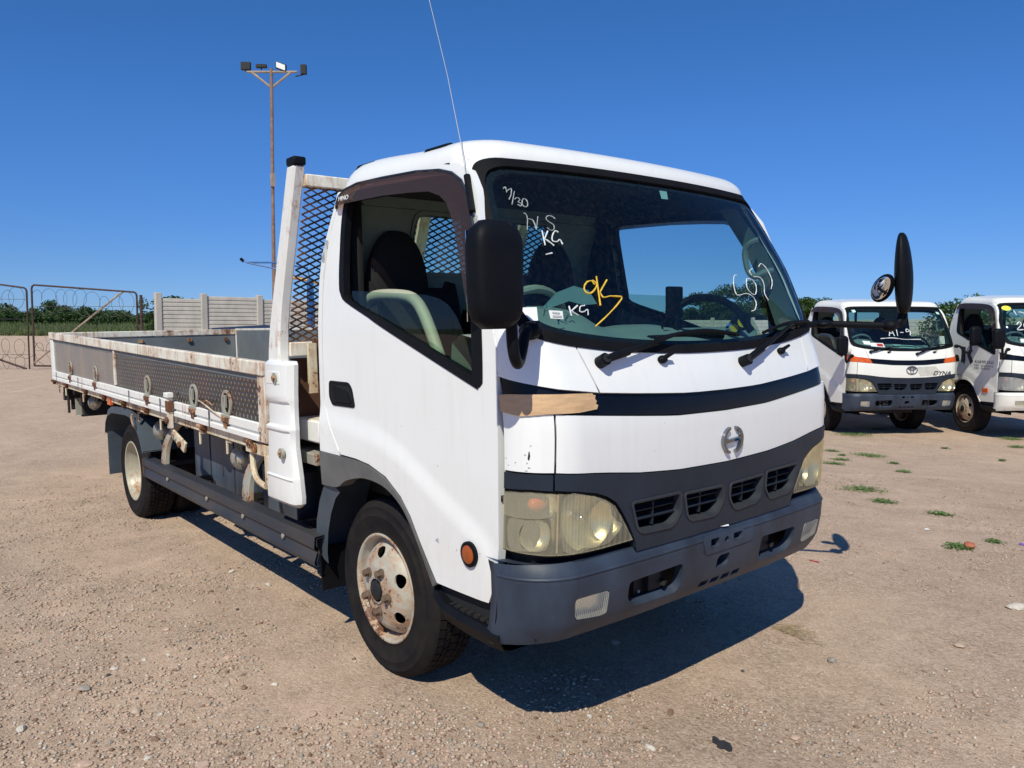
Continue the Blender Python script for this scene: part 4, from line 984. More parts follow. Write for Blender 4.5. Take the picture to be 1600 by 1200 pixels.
fpanel(m, [(-.705, 1.414), (-.670, 1.412), (-.6715, 1.406), (-.706, 1.408)], 'paper_grey', off=.0035, th=0, step=.05); fpanel(m, [(-.703, 1.424), (-.675, 1.422), (-.676, 1.417), (-.704, 1.419)], 'paper_grey', off=.0035, th=0, step=.05); ob('sticker', m, WSO)
# shiny scrap lying behind the glass, display on the dash
m = MB(); m.box((.66, .115, 1.40), (.685, .20, 1.525), 'black_plastic'); m.tube([(.68, .16, 1.32), (.68, .16, 1.41)], .012, 'black_plastic'); ob('display_unit', m, T, bevel=.006)
m = MB(); m.tube([(.76, -.10, 1.325), (.76, .35, 1.325)], .014, 'black_plastic'); m.tube(smoothpoly([(.74, .0, 1.31), (.70, .06, 1.35), (.70, .16, 1.34), (.74, .25, 1.315)], 4, False), .004, 'black_plastic', 6); m.tube(smoothpoly([(.72, .05, 1.31), (.66, .10, 1.38), (.66, .20, 1.36), (.72, .30, 1.315)], 4, False), .004, 'black_plastic', 6); ob('dash_cable', m, T)
g = empty('dashboard_gadget', (0, 0, 0), TILT); tag(g, 'black cylinder gadgets with yellow round faces on the dashboard of the big truck', 'gadget')
s_cap[0] = True
m = MB(); m.tube([(.68, .585, 1.375), (.72, .555, 1.378)], .036, 'black_plastic', 24); m.tube([(.64, .62, 1.36), (.68, .59, 1.375)], .030, 'black_plastic', 20); m.tube([(.715, .475, 1.352), (.745, .455, 1.354)], .022, 'chrome', 20); ob('gadget_body', m, g)
m = MB(); m.tube([(.719, .556, 1.378), (.724, .552, 1.378)], .022, 'yellow_plastic', 20); m.tube([(.744, .456, 1.354), (.750, .452, 1.354)], .017, 'yellow_plastic', 20); ob('yellow_face', m, g)
s_cap[0] = False
m = MB(); m.ell((.86, .27, 1.300), (.022, .022, .016), 'red_plastic', 12, 8); rp = ob('red_cap', m); rp.rotation_euler = TILT; tag(rp, 'small red plastic cap lying at the front edge of the dashboard', 'cap')
m = MB(); pts = [(-.16, 0), (-.10, .06), (-.02, .085), (.06, .07), (.12, .02), (.05, .015), (-.03, .03), (-.10, .01)]
m.add([(.55 + b * .3, -.28 + a, 1.44 + b) for a, b in pts] + [(.545 + b * .3, -.28 + a, 1.44 + b) for a, b in pts], [tuple(range(8)), tuple(range(15, 7, -1))], 'paper_green'); rp = ob('plastic_wrap', m); rp.rotation_euler = TILT; tag(rp, 'pale torn plastic wrapping lying over the instrument hood in the cab', 'wrapping')

# ================================================================== bed of the big truck
YO = -.93
def ztop(x, s=-1): return 1.374 + (-.139 if s < 0 else 0) * (x + 6.2) / 5.4
def zbot(x, s=-1): return .907 + (-.050 if s < 0 else 0) * (x + 6.25) / 5.4
XR, XF = -6.18, -.80
def strip(mb, x0, x1, f, s, mat, y0, y1, nx=1):
    """f(x)->(zlo, zhi); box between depths y0 (outer) and y1 (inner), measured from the centre line"""
    xs = np.linspace(x0, x1, nx + 1)
    for i in range(nx):
        a, b = xs[i], xs[i + 1]; (l0, h0), (l1, h1) = f(a), f(b)
        mb.hexa([(a, s * y0, l0), (b, s * y0, l1), (b, s * y1, l1), (a, s * y1, l0), (a, s * y0, h0), (b, s * y0, h1), (b, s * y1, h1), (a, s * y1, h0)], mat)
for s in (-1, 1):
    g = empty('side_gate', (0, 0, 0), (0, 0, 0), T)
    m = MB(); strip(m, XR, XF, lambda x: (ztop(x, s) - .066, ztop(x, s)), s, 'bed_paint', .945, .905); ob('top_rail', m, g, bevel=.006)
    m = MB()
    strip(m, XR + .0, XR + .14, lambda x: (zbot(x, s), ztop(x, s) - .068), s, 'bed_paint_clean', .936, .905); ob('gate_post', m, g, bevel=.004); m = MB(); strip(m, XF - .085, XF, lambda x: (zbot(x, s), ztop(x, s) - .068), s, 'bed_paint', .936, .905)
    ob('gate_post', m, g, bevel=.004); m = MB(); strip(m, -3.64, -3.60, lambda x: (zbot(x, s) + .10, ztop(x, s) - .068), s, 'bed_paint', .938, .905); ob('gate_post', m, g, bevel=.004)
    m = MB(); strip(m, XR + .14, -3.64, lambda x: (zbot(x, s) + .09, ztop(x, s) - .068), s, 'smooth_plate', .925, .915); ob('gate_plate', m, g)
    m = MB(); strip(m, -3.60, XF - .085, lambda x: (zbot(x, s) + .09, ztop(x, s) - .068), s, 'checker_plate', .926, .915); ob('gate_plate', m, g)
    m = MB(); strip(m, XR, XF, lambda x: (ztop(x, s) - .092, ztop(x, s) - .069), s, 'grey_inner', .929, .912); ob('gate_seam', m, g)
    m = MB(); strip(m, XR + .1, XF - .085, lambda x: (zbot(x, s) + .045, zbot(x, s) + .090), s, 'bed_paint_clean', .940, .905); strip(m, XR + .1, XF - .085, lambda x: (zbot(x, s) + .032, zbot(x, s) + .045), s, 'bed_paint_clean', .930, .905); strip(m, XR + .1, XF - .085, lambda x: (zbot(x, s) + .002, zbot(x, s) + .032), s, 'bed_paint_clean', .944, .905); ob('lower_rail', m, g, bevel=.004)
    m = MB(); strip(m, XR + .05, XF - .05, lambda x: (zbot(x, s) + .02, ztop(x, s) - .02), s, 'grey_inner', .913, .902); ob('inner_board', m, g)
    if s < 0:
        for i, x in enumerate((-5.26, -4.27, -2.76, -1.83, -1.31)):
            zc = zbot(x) + .145; m = MB()
            o1 = [(x + .068 * cos(a), zc + .072 * sin(a)) for a in np.linspace(0, 2 * pi, 21)[:-1]]; o2 = [(x + .046 * cos(a), zc + .004 + .053 * sin(a)) for a in np.linspace(0, 2 * pi, 21)[:-1]]
            panel(m, o1, 'grey_bracket', lambda a, b, o: Vector((a, -.936 - o, b)), lambda a, b: Vector((0, -1, 0)), holes=[o2], step=.03, th=.009)
            panel(m, o2, 'void_black', lambda a, b, o: Vector((a, -.9275 - o, b)), lambda a, b: Vector((0, -1, 0)), step=.03, th=0)
            m.box((x - .045, -.951, zc - .092), (x + .045, -.93, zc - .066), 'rust_heavy'); m.box((x - .062, -.943, zc - .07), (x + .062, -.928, zc - .055), 'grey_bracket'); m.box((x - .006, -.945, zc - .02), (x + .006, -.93, zc + .045), 'grey_bracket')
            ob('rope_eye', m, g, bevel=.002)
            m = MB(); m.add([(x - .03, -.9452, zc - .088), (x + .035, -.9452, zc - .088), (x + .028, -.9452, zc - .128), (x - .022, -.9452, zc - .122)], [(0, 1, 2, 3)], 'rust_heavy'); ob('rust_stain', m, g)
        for x in (-5.9, -4.9, -3.2, -2.45, -1.55): m = MB(); m.box((x - .006, -.9458, zbot(x) + .0), (x + .006, -.944, zbot(x) + .09), 'chassis_black'); ob('rail_clip', m, g)
        m = MB(); m.tube(smoothpoly([(-1.75, -.94, 1.0), (-1.6, -.955, .99), (-1.45, -.95, .955), (-1.36, -.94, .93)], 4, False), .004, 'cream_rust', 6); m.tube(smoothpoly([(-1.62, -.94, .985), (-1.55, -.955, 1.01), (-1.45, -.95, .985)], 4, False), .004, 'rust_heavy', 6); ob('lock_wire', m, g)
        # middle lock
        m = MB(); x = -2.19; m.box((x - .035, -.985, .985), (x + .035, -.945, 1.015), 'bed_paint_clean'); m.box((x - .02, -.975, .80), (x + .02, -.947, .99), 'bed_paint'); m.box((x - .028, -.98, .90), (x + .03, -.95, .965), 'rust_heavy'); m.tube([(x, -.99, .85), (x, -.94, .85)], .02, 'rust_heavy'); m.hexa([(x - .02, -.955, .745), (x + .20, -.955, .675), (x + .20, -.940, .675), (x - .02, -.940, .745), (x - .02, -.955, .80), (x + .24, -.955, .735), (x + .24, -.940, .735), (x - .02, -.940, .80)], 'cream_rust'); m.tube([(x + .15, -.97, .72), (x + .15, -.93, .72)], .018, 'rust_heavy'); m.tube([(x + .07, -.965, .745), (x + .07, -.93, .745)], .012, 'grey_bracket'); ob('gate_lock', m, g, bevel=.004)
s_cap[0] = True
# sill under the gates, hinges and hooks
for s in (-1, 1):
    m = MB(); strip(m, XR - .04, XF + .02, lambda x: (zbot(x, s) - .050, zbot(x, s) - .006), s, 'cream_rust', .915, .86); sb = ob('bed_sill', m, T, bevel=.004)
    if s < 0:
        for x in (-6.15, -5.55, -4.72, -4.05, -3.45, -2.85, -1.72, -1.02):
            m = MB(); m.tube([(x - .045, -.935, zbot(x) - .012), (x + .045, -.935, zbot(x) - .014)], .013, 'rust_heavy', 10); m.box((x - .03, -.935, zbot(x) - .045), (x + .03, -.915, zbot(x) - .012), 'rust_heavy'); ob('hinge', m, sb)
        for x in (-6.05, -5.72, -4.95, -3.15, -2.62, -1.85, -1.42):
            m = MB(); m.tube([(x, -.90, zbot(x) - .05), (x, -.90, zbot(x) - .13)], .007, 'cream_rust', 6); m.tube([(x, -.90, zbot(x) - .062), (x + .07, -.90, zbot(x) - .062)], .006, 'cream_rust', 6); ob('rope_hook', m, sb)
        m = MB(); m.box((-3.95, -.925, zbot(-3.9) - .07), (-3.85, -.905, zbot(-3.9) - .012), 'orange_lens'); ob('marker_reflector', m, sb)
# tailgate
tg = empty('tailgate', (0, 0, 0), (0, 0, 0), T)
m = MB(); m.box((-6.235, -.93, 1.308), (-6.185, .93, 1.368), 'bed_paint'); ob('top_rail', m, tg, bevel=.006)
m = MB(); m.box((-6.225, -.93, .90), (-6.195, .93, 1.306), 'grey_inner'); ob('gate_plate', m, tg)
m = MB()
for y in (-.6, -.1, .4, .8): m.box((-6.19, y - .02, 1.24), (-6.17, y + .02, 1.275), 'rust_heavy')
ob('gate_hook', m, tg)
# floor
m = MB(); m.box((-6.2, -.90, .872), (-.72, .90, .90), 'wood_floor'); ob('bed_floor', m, T)
m = MB()
for x in np.arange(-6.1, -.8, .48): m.box((x, -.86, .785), (x + .06, .86, .868), 'chassis_black')
ob('cross_member', m, T)
# rear end bits
m = MB(); m.box((-6.12, -.86, .70), (-6.05, .86, .78), 'chassis_black'); m.box((-6.10, -.80, .60), (-6.08, -.50, .78), 'under_black'); m.tube([(-5.98, -.84, .80), (-5.98, -.84, .58)], .012, 'chassis_black', 8); m.box((-5.75, -.78, .56), (-5.70, -.40, .80), 'under_black'); ob('rear_underrun', m, T)
m = MB(); m.box((-5.72, -.83, .58), (-5.70, -.76, .74), 'grey_bracket'); ob('number_lamp', m, T)
# side lamps
for x, y, z in ((-5.02, -.80, .745), (-2.98, -.80, .695), (-1.50, -.80, .69)):
    m = MB(); m.ell((x, y, z), (.075, .055, .058), 'side_lamp_lens', 20, 12, None, lambda p: Vector((p.x, p.y, p.z * (1.15 if p.x < 0 else .85)))); m.ell((x + .01, y, z), (.04, .03, .03), 'reflector'); m.box((x + .02, y, z + .02), (x + .05, y + .1, z + .12), 'chassis_black'); ob('side_lamp', m, T)
# rear wheel fender: bent sheet with flap
m = MB(); fr = [(-3.03, .555), (-3.10, .66), (-3.19, .76), (-3.32, .815), (-3.45, .822), (-3.86, .805), (-3.99, .77), (-4.08, .68), (-4.12, .58)]
V = [(x, -.915, z) for x, z in fr] + [(x, -.55, z) for x, z in fr] + [(x, -.92, z - .05 if 1 < i < 7 else z - .02) for i, (x, z) in enumerate(fr)] + [(x - .002, -.55, z - .008) for x, z in fr] + [(x, -.91, z - .008) for x, z in fr]
n = len(fr); m.add(V, [(i, i + 1, n + i + 1, n + i) for i in range(n - 1)] + [(i, i + 1, 2 * n + i + 1, 2 * n + i) for i in range(n - 1)] + [(4 * n + i, 4 * n + i + 1, 3 * n + i + 1, 3 * n + i) for i in range(n - 1)], 'mud_plastic')
fd = ob('rear_mudguard', m, T)
m = MB(); m.hexa([(-4.135, -.90, .24), (-4.125, -.90, .24), (-4.125, -.56, .24), (-4.135, -.56, .24), (-4.125, -.90, .60), (-4.115, -.90, .60), (-4.115, -.56, .60), (-4.125, -.56, .60)], 'mud_plastic'); ob('mud_flap', m, fd)
m = MB(); m.add([(x, .55, z) for x, z in fr] + [(x, .915, z) for x, z in fr], [(i, i + 1, n + i + 1, n + i) for i in range(n - 1)], 'mud_plastic'); ob('rear_mudguard', m, T)
m = MB(); m.tube(smoothpoly([(-3.2, -.93, .80), (-3.16, -.945, .775), (-3.13, -.945, .735), (-3.14, -.93, .71)], 3, False), .007, 'grey_bracket', 6); ob('fender_hook', m, fd)
# side guard rail and its curved supports
m = MB(); pr = [(-.895, .365), (-.90, .385), (-.885, .43), (-.90, .445), (-.895, .495), (-.83, .500), (-.83, .492), (-.885, .487), (-.885, .45), (-.872, .43), (-.888, .385), (-.883, .365)]
n = len(pr); V = [(-3.10, y, z) for y, z in pr] + [(-.42, y, z - .005) for y, z in pr]; m.add(V, [(i, (i + 1) % n, n + (i + 1) % n, n + i) for i in range(n)] + [tuple(range(n))], 'guard_steel')
gd = ob('side_guard', m, T, smooth=False, bevel=.004)
m = MB(); m.box((-3.125, -.90, .37), (-3.10, -.84, .49), 'rust_heavy'); ob('end_bracket', m, gd)
for x in (-2.55, -1.8, -1.25, -.75):
    m = MB(); m.tube([(x, -.902, .43), (x, -.895, .43)], .012, 'grey_bracket', 10); ob('guard_bolt', m, gd)
for x in (-2.72, -1.26):
    m = MB(); P_ = smoothpoly([(x + .08, -.76, .80), (x - .02, -.80, .72), (x - .06, -.84, .62), (x - .05, -.86, .50), (x - .03, -.86, .45)], 4, False)
    V = []
    for p in P_: V += [(p[0] - .045, p[1], p[2]), (p[0] + .045, p[1], p[2]), (p[0] + .045, p[1] + .03, p[2]), (p[0] - .045, p[1] + .03, p[2])]
    k_ = len(P_); m.add(V, [(4 * i + j, 4 * i + (j + 1) % 4, 4 * i + 4 + (j + 1) % 4, 4 * i + 4 + j) for i in range(k_ - 1) for j in range(4)], 'grey_bracket'); ob('guard_support', m, gd, bevel=.003)
for x in (-2.9, -2.2, -1.5, -.7):
    m = MB(); m.box((x, -.86, .46), (x + .04, -.45, .49), 'chassis_black'); ob('guard_support', m, gd)
# fuel tank and battery box behind the guard
m = MB(); m.box((-2.50, -.74, .42), (-1.50, -.48, .80), 'tank_blue'); 
for x in (-2.2, -1.80): m.box((x, -.745, .41), (x + .04, -.475, .81), 'chassis_black')
ob('fuel_tank', m, T, bevel=.03)
m = MB(); m.box((-1.42, -.72, .40), (-1.0, -.46, .66), 'tank_blue'); m.box((-1.02, -.72, .40), (-.80, -.46, .42), 'grey_bracket'); ob('battery_box', m, T, bevel=.008)
m = MB(); m.box((-.95, -.86, .14 + .65), (-.45, .86, .84), 'grey_bracket'); m.box((-.90, -.84, .885), (-.46, .84, .985), 'bed_paint'); m.box((-.66, -.845, .89), (-.45, -.80, .98), 'bed_paint_clean'); m.box((-1.0, -.60, .30), (-.75, -.30, .78), 'void_black'); ob('front_cross_beam', m, T, bevel=.004)
# corner bracket and white moulded cover
m = MB(); m.tube(smoothpoly([(-1.06, -.905, .80), (-1.04, -.91, .71), (-.98, -.915, .66), (-.86, -.92, .645)], 4, False), .014, 'cream_rust', 8); m.box((-1.08, -.93, .79), (-.80, -.89, .845), 'cream_rust'); m.box((-.84, -.935, .66), (-.79, -.88, .80), 'cream_rust'); m.tube([(-.95, -.95, .82), (-.95, -.90, .82)], .022, 'rust_heavy', 10); ob('corner_bracket', m, T, bevel=.003)
def lof(mb, rows, mat):  # rows: list of closed rings
    n = len(rows[0]); V = [p for r in rows for p in r]
    mb.add(V, [(i * n + k, i * n + (k + 1) % n, (i + 1) * n + (k + 1) % n, (i + 1) * n + k) for i in range(len(rows) - 1) for k in range(n)] + [tuple(range(n - 1, -1, -1)), tuple((len(rows) - 1) * n + k for k in range(n))], mat)
for s in (-1, 1):
    m = MB(); rows = []
    for z, x0, x1, b in ((.605, -.80, -.50, -.02), (.63, -.775, -.455, .01), (.66, -.772, -.452, .012), (.725, -.765, -.462, .010), (.735, -.765, -.463, .016), (.742, -.765, -.464, .008), (.87, -.758, -.492, .004), (.935, -.752, -.492, .004), (.945, -.752, -.49, .014), (.955, -.752, -.49, .014), (.965, -.745, -.492, 0), (1.06, -.742, -.492, 0), (1.072, -.742, -.49, .012), (1.09, -.742, -.49, .016), (1.10, -.742, -.49, .016), (1.23, -.740, -.478, .014), (1.245, -.73, -.488, .004)):
        x1 -= .012; xs = [x0, x0 + .012, x0 + .03, x1 - .04, x1 - .012, x1]; ys = [-.915, -.944 - b, -.95 - b, -.948 - b, -.94 - b, -.925]
        rows.append([(x, -s * y if s < 0 and False else (y if s < 0 else -y), z + (0 if s < 0 else 0)) for x, y in zip(xs, ys)] + [(x1 - .004, s * .905, z), (x0, s * .89, z)])
    lof(m, rows, 'white_paint'); cv = ob('corner_cover', m, T, angle=32)
    if s < 0:
        for x, z in ((-.60, 1.172), (-.565, .845)):
            m = MB(); m.tube([(x, -.96, z), (x, -.972, z)], .024, 'grey_bracket', 12); m.tube([(x, -.972, z), (x, -.98, z)], .012, 'rust_heavy', 8); ob('cover_bolt', m, cv)
        m = MB(); m.box((-.70, -.9665, 1.145), (-.56, -.962, 1.20), 'cream_paint'); ob('cover_recess', m, cv, bevel=.002)
# headboard
hb = empty('headboard', (0, 0, 0), (0, 0, 0), T)
def hx(z): return float(np.interp(z, [1.20, 1.36, 1.50, 2.10], [-.615, -.600, -.555, -.335]))
for s in (-1, 1):
    m = MB(); rows = []
    for z in (1.20, 1.30, 1.40, 1.48, 1.56, 1.8, 2.045):
        x = hx(z) - .03; w_ = float(np.interp(z, [1.2, 1.5, 2.05], [.120, .085, .070])); x -= .02; rows.append([(x - w_ / 2, s * .945, z), (x + w_ / 2 - .01, s * .945, z - .0), (x + w_ / 2, s * .935, z), (x + w_ / 2, s * .895, z), (x - w_ / 2, s * .895, z)])
    lof(m, rows, 'bed_paint_clean'); ob('headboard_post', m, hb, bevel=.006)
    m = MB(); z = 2.047; x = hx(z) - .03; m.box((x - .058, s * .92 - .028, z), (x + .02, s * .92 + .028, z + .035), 'black_plastic'); ob('post_cap', m, hb, bevel=.008)
m = MB(); m.box((hx(1.985) - .05, -.895, 1.965), (hx(1.985) + .01, .895, 2.015), 'bed_paint'); m.box((hx(1.33) - .05, -.895, 1.262), (hx(1.33) + .01, .895, 1.325), 'bed_paint'); ob('headboard_beam', m, hb, bevel=.005)
m = MB(); m.box((hx(1.3) + .03, -.80, 1.25), (hx(1.3) + .05, -.70, 1.34), 'rust_heavy'); m.box((hx(1.3) + .05, -.835, 1.10), (hx(1.3) + .075, -.80, 1.32), 'cream_rust'); m.box((hx(1.3) + .03, -.72, .99), (hx(1.3) + .055, -.67, 1.30), 'rust_heavy'); ob('beam_bracket', m, hb)
for y in (-.30, .30):
    m = MB(); V = []
    for z in (1.32, 1.5, 1.97): V += [(hx(z) - .02, y - .028, z), (hx(z) + .02, y - .028, z), (hx(z) + .02, y + .028, z), (hx(z) - .02, y + .028, z)]
    m.add(V, [(4 * i + j, 4 * i + (j + 1) % 4, 4 * i + 4 + (j + 1) % 4, 4 * i + 4 + j) for i in range(2) for j in range(4)], 'bed_paint'); ob('headboard_bar', m, hb)
m = MB(); dx, dy = .060, .028; zc = 1.32; rowi = 0   # expanded metal: rhombs 60 x 28 mm
V = []; F = []
def strand(a, b):
    (y0, z0), (y1, z1) = a, b
    p = Vector((hx(z0), y0, z0)); q = Vector((hx(z1), y1, z1)); n = Vector((.0028, 0, -.0012)); d = (q - p).normalized(); sd = d.cross(n).normalized() * .0030
    k = len(V); V.extend([p - n - sd, p + n - sd, p + n + sd, p - n + sd, q - n - sd, q + n - sd, q + n + sd, q - n + sd])
    F.extend([(k, k + 4, k + 5, k + 1), (k + 1, k + 5, k + 6, k + 2), (k + 2, k + 6, k + 7, k + 3), (k + 3, k + 7, k + 4, k)])
r_ = 0; z = 1.325
while z < 1.968:
    y = -.894 + (dx / 2 if r_ % 2 else 0)
    while y < .89:
        for d in (-1, 1):
            y2 = y + d * dx / 2
            if abs(y2) <= .896: strand((y, z), (y2, z + dy / 2))
        y += dx
    z += dy / 2; r_ += 1
m.add(V, F, 'mesh_steel'); ob('headboard_mesh', m, hb, smooth=False)
m = MB(); m.box((-.70, -.85, .90), (-.66, .85, 1.25), 'wood_brown'); ob('headboard_plank', m, hb)
m = MB(); m.box((-.64, .10, 1.60), (-.60, .42, 1.98), 'wood_brown'); rp = ob('wood_board', m); rp.rotation_euler = TILT; tag(rp, 'weathered brown board standing behind the rear window of the big truck cab', 'board'); MATS['wood_brown']
s_cap[0] = False
# ================================================================== the two trucks behind
def front_mat(t, z, off):
    o = CAB.P(t, z, off); x = (CAB.raw(t + .02, z) - CAB.raw(t - .02, z)); y = CAB.raw(t, z + .02) - CAB.raw(t, z - .02); return basis(o, x, y)
def ring(mb, c, rx, rz, w_, mat, off=.008, n=32):
    o = [(c[0] + rx * cos(a), c[1] + rz * sin(a)) for a in np.linspace(0, 2 * pi, n + 1)[:-1]]; i_ = [(c[0] + (rx - w_) * cos(a), c[1] + (rz - w_) * sin(a)) for a in np.linspace(0, 2 * pi, n + 1)[:-1]]
    fpanel(mb, o, mat, holes=[i_], off=off, th=off + .002, step=.05)
def light_bed(T2, L=-4.1):
    m = MB(); m.box((L, -.86, .80), (-.62, .86, .88), 'cream_paint'); m.box((L, -.88, .88), (-.62, -.84, 1.24), 'cream_paint'); m.box((L, .84, .88), (-.62, .88, 1.24), 'cream_paint'); m.box((L - .04, -.88, .88), (L, .88, 1.24), 'cream_paint'); m.box((-.66, -.86, .88), (-.62, .86, 1.45), 'cream_paint'); ob('cargo_bed', m, T2, bevel=.005)
def std_mirror(T2, s, dz=0, dy=0):
    h = mirror_near(T2); h.scale = (1, -s, 1); h.location = (0, dy, dz); return h
T2, WS2, FP2 = truck(dict(hero=False, loc=(-3.187, 9.794, -.194), rot=(0, 0, -.5575), orange=True, paint='cream_paint', clear=False, label='white truck behind with orange corner signals, oval emblem and grey bumper'))
light_bed(T2); std_mirror(T2, 1, -.02, .04); std_mirror(T2, -1, -.16, -.02)
m = MB(); ring(m, (.04, 1.005), .088, .062, .011, 'dark_chrome', .010); ring(m, (.04, 1.005), .026, .058, .008, 'dark_chrome', .013); ring(m, (.04, 1.03), .062, .020, .007, 'dark_chrome', .015); ob('emblem', m, FP2)
text_obj('model_lettering', 'DYNA', .085, 'ink', FP2, front_mat(.53, .957, .004), .002, .3, 1.25)
m = MB(); fpanel(m, [(.12, 1.05), (.42, 1.06), (.5, .99), (.40, .93), (.18, .915), (.14, .98)], 'cream_rust', off=.0012, th=0, step=.06)
m.mats[0] = 'scrape'; simple('scrape', (.62, .61, .56), .7, 0, .25, 14)
ob('scrape_patch', m, FP2)
chalk('chalk_writing', [[(-.24, 1.50), (-.20, 1.60), (-.16, 1.50)], [(-.225, 1.54), (-.17, 1.54)], [(-.11, 1.59), (-.11, 1.50)], [(-.06, 1.55), (-.01, 1.55)], [(.10, 1.58), (.05, 1.60), (.04, 1.56), (.10, 1.57), (.09, 1.51)], [(-.38, 1.46), (-.2, 1.47), (.0, 1.45), (.25, 1.45)]], 'chalk', .007, WS2)
m = MB(); fpanel(m, [(-.66, 1.43), (-.55, 1.42), (-.55, 1.37), (-.64, 1.38)], 'paper', off=.003, th=0, step=.1); ob('sticker', m, WS2); m = MB(); fpanel(m, [(-.56, 1.40), (-.36, 1.395), (-.34, 1.335), (-.54, 1.35)], 'paper', off=.003, th=0, step=.1); fpanel(m, [(-.46, 1.388), (-.37, 1.386), (-.36, 1.345), (-.45, 1.35)], 'red_plastic', off=.005, th=0, step=.1)
ob('sticker', m, WS2); m = MB(); fpanel(m, [(-.22, 1.385), (.10, 1.37), (.28, 1.315), (-.05, 1.325)], 'paper_green', off=-.02, th=0, step=.1); ob('windscreen_paper', m, WS2); m = MB(); fpanel(m, [(-.70, 1.88), (-.65, 1.885), (-.64, 1.85), (-.69, 1.84)], 'paper_green', off=.003, th=0, step=.1); ob('sticker', m, WS2); m = MB(); fpanel(m, [(.64, 1.86), (.69, 1.855), (.70, 1.82), (.65, 1.825)], 'paper_green', off=.003, th=0, step=.1); ob('sticker', m, WS2)
m = MB(); m.ell(CAB.P(-.84, 1.30, .03), (.03, .03, .06), 'cream_paint', 16, 10); ob('round_mirror', m, T2)
T3, WS3, FP3 = truck(dict(hero=False, loc=(-1.508, 11.129, -.150), rot=(0, 0, -.6616), bumper='cream_paint', flare=False, paint='cream_paint', clear=True, label='white truck with white bumper and a bold black K on its door'))
light_bed(T3); std_mirror(T3, -1, -.10, .02)
door3 = [c for c in T3.children if c.name.startswith('door')][0]
def dside(name, polys, mat, parent):
    m = MB()
    for p in polys: spanel(m, p, mat, -1, off=.002, th=0, step=.1)
    return ob(name, m, parent)
dside('door_emblem', [[(a + .17, b) for a, b in q] for q in ([(-.23, 1.30), (-.13, 1.29), (-.125, 1.09), (-.15, 1.02), (-.18, 1.06), (-.23, 1.05)], [(.00, 1.26), (.045, 1.25), (-.005, 1.18), (.065, 1.08), (.0, 1.03), (-.07, 1.14), (-.095, 1.19), (-.05, 1.23)])], 'ink', door3)
random.seed(5); G = []
for k in range(11):
    x = .27 + k * .040
    for q in range(5):
        a = x + random.uniform(0, .022); b = 1.095 - .012 * random.random() * 3; w_ = random.uniform(.008, .034 - (a - x)); h_ = .007
        G.append([(a, b), (a + w_, b), (a + w_, b + h_), (a, b + h_)]); 
    G.append([(x + .014, 1.058), (x + .021, 1.058), (x + .021, 1.103), (x + .014, 1.103)])
for (z0, n, x0) in ((1.020, 3, .27), (.978, 3, .27), (1.014, 8, .42), (.975, 6, .42)):
    for k in range(n):
        x = x0 + k * .036
        G += [[(x, z0), (x + .022, z0), (x + .022, z0 + .006), (x, z0 + .006)], [(x + .006, z0 - .010), (x + .012, z0 - .010), (x + .012, z0 + .018), (x + .006, z0 + .018)], [(x, z0 + .014), (x + .024, z0 + .014), (x + .024, z0 + .019), (x, z0 + .019)]]
dside('door_lettering', G, 'ink', door3)
chalk('chalk_writing', [[(-.62, 1.62), (-.58, 1.66), (-.56, 1.62), (-.63, 1.55), (-.55, 1.55)], [(-.50, 1.65), (-.53, 1.60), (-.50, 1.56), (-.47, 1.60), (-.50, 1.65)], [(-.43, 1.65), (-.42, 1.55)], [(-.33, 1.65), (-.37, 1.60), (-.35, 1.555), (-.32, 1.58), (-.36, 1.60)], [(-.29, 1.60), (-.24, 1.60)], [(-.20, 1.63), (-.14, 1.63), (-.18, 1.55)]], 'chalk', .009, WS3)
chalk('chalk_writing', [[(-.42, 1.50), (-.42, 1.42)], [(-.37, 1.50), (-.42, 1.46), (-.37, 1.42)], [(-.33, 1.50), (-.33, 1.42)], [(-.60, 1.82), (-.58, 1.76)], [(-.54, 1.80), (-.47, 1.78), (-.46, 1.70), (-.50, 1.66)], [(-.42, 1.76), (-.41, 1.70), (-.36, 1.70), (-.37, 1.77)]], 'chalk', .008, WS3)
m = MB(); fpanel(m, [(-.68 + .06 * cos(a), 1.855 + .035 * sin(a)) for a in np.linspace(0, 2 * pi, 20)[:-1]], 'yellow_sticker', off=.003, th=0, step=.1); ob('sticker', m, WS3); m = MB(); fpanel(m, [(-.62, 1.42), (-.54, 1.42), (-.54, 1.37), (-.62, 1.37)], 'paper', off=.003, th=0, step=.1); ob('sticker', m, WS3); m = MB(); fpanel(m, [(-.45, 1.40), (-.38, 1.40), (-.38, 1.37), (-.45, 1.37)], 'paper', off=.003, th=0, step=.1); ob('sticker', m, WS3)

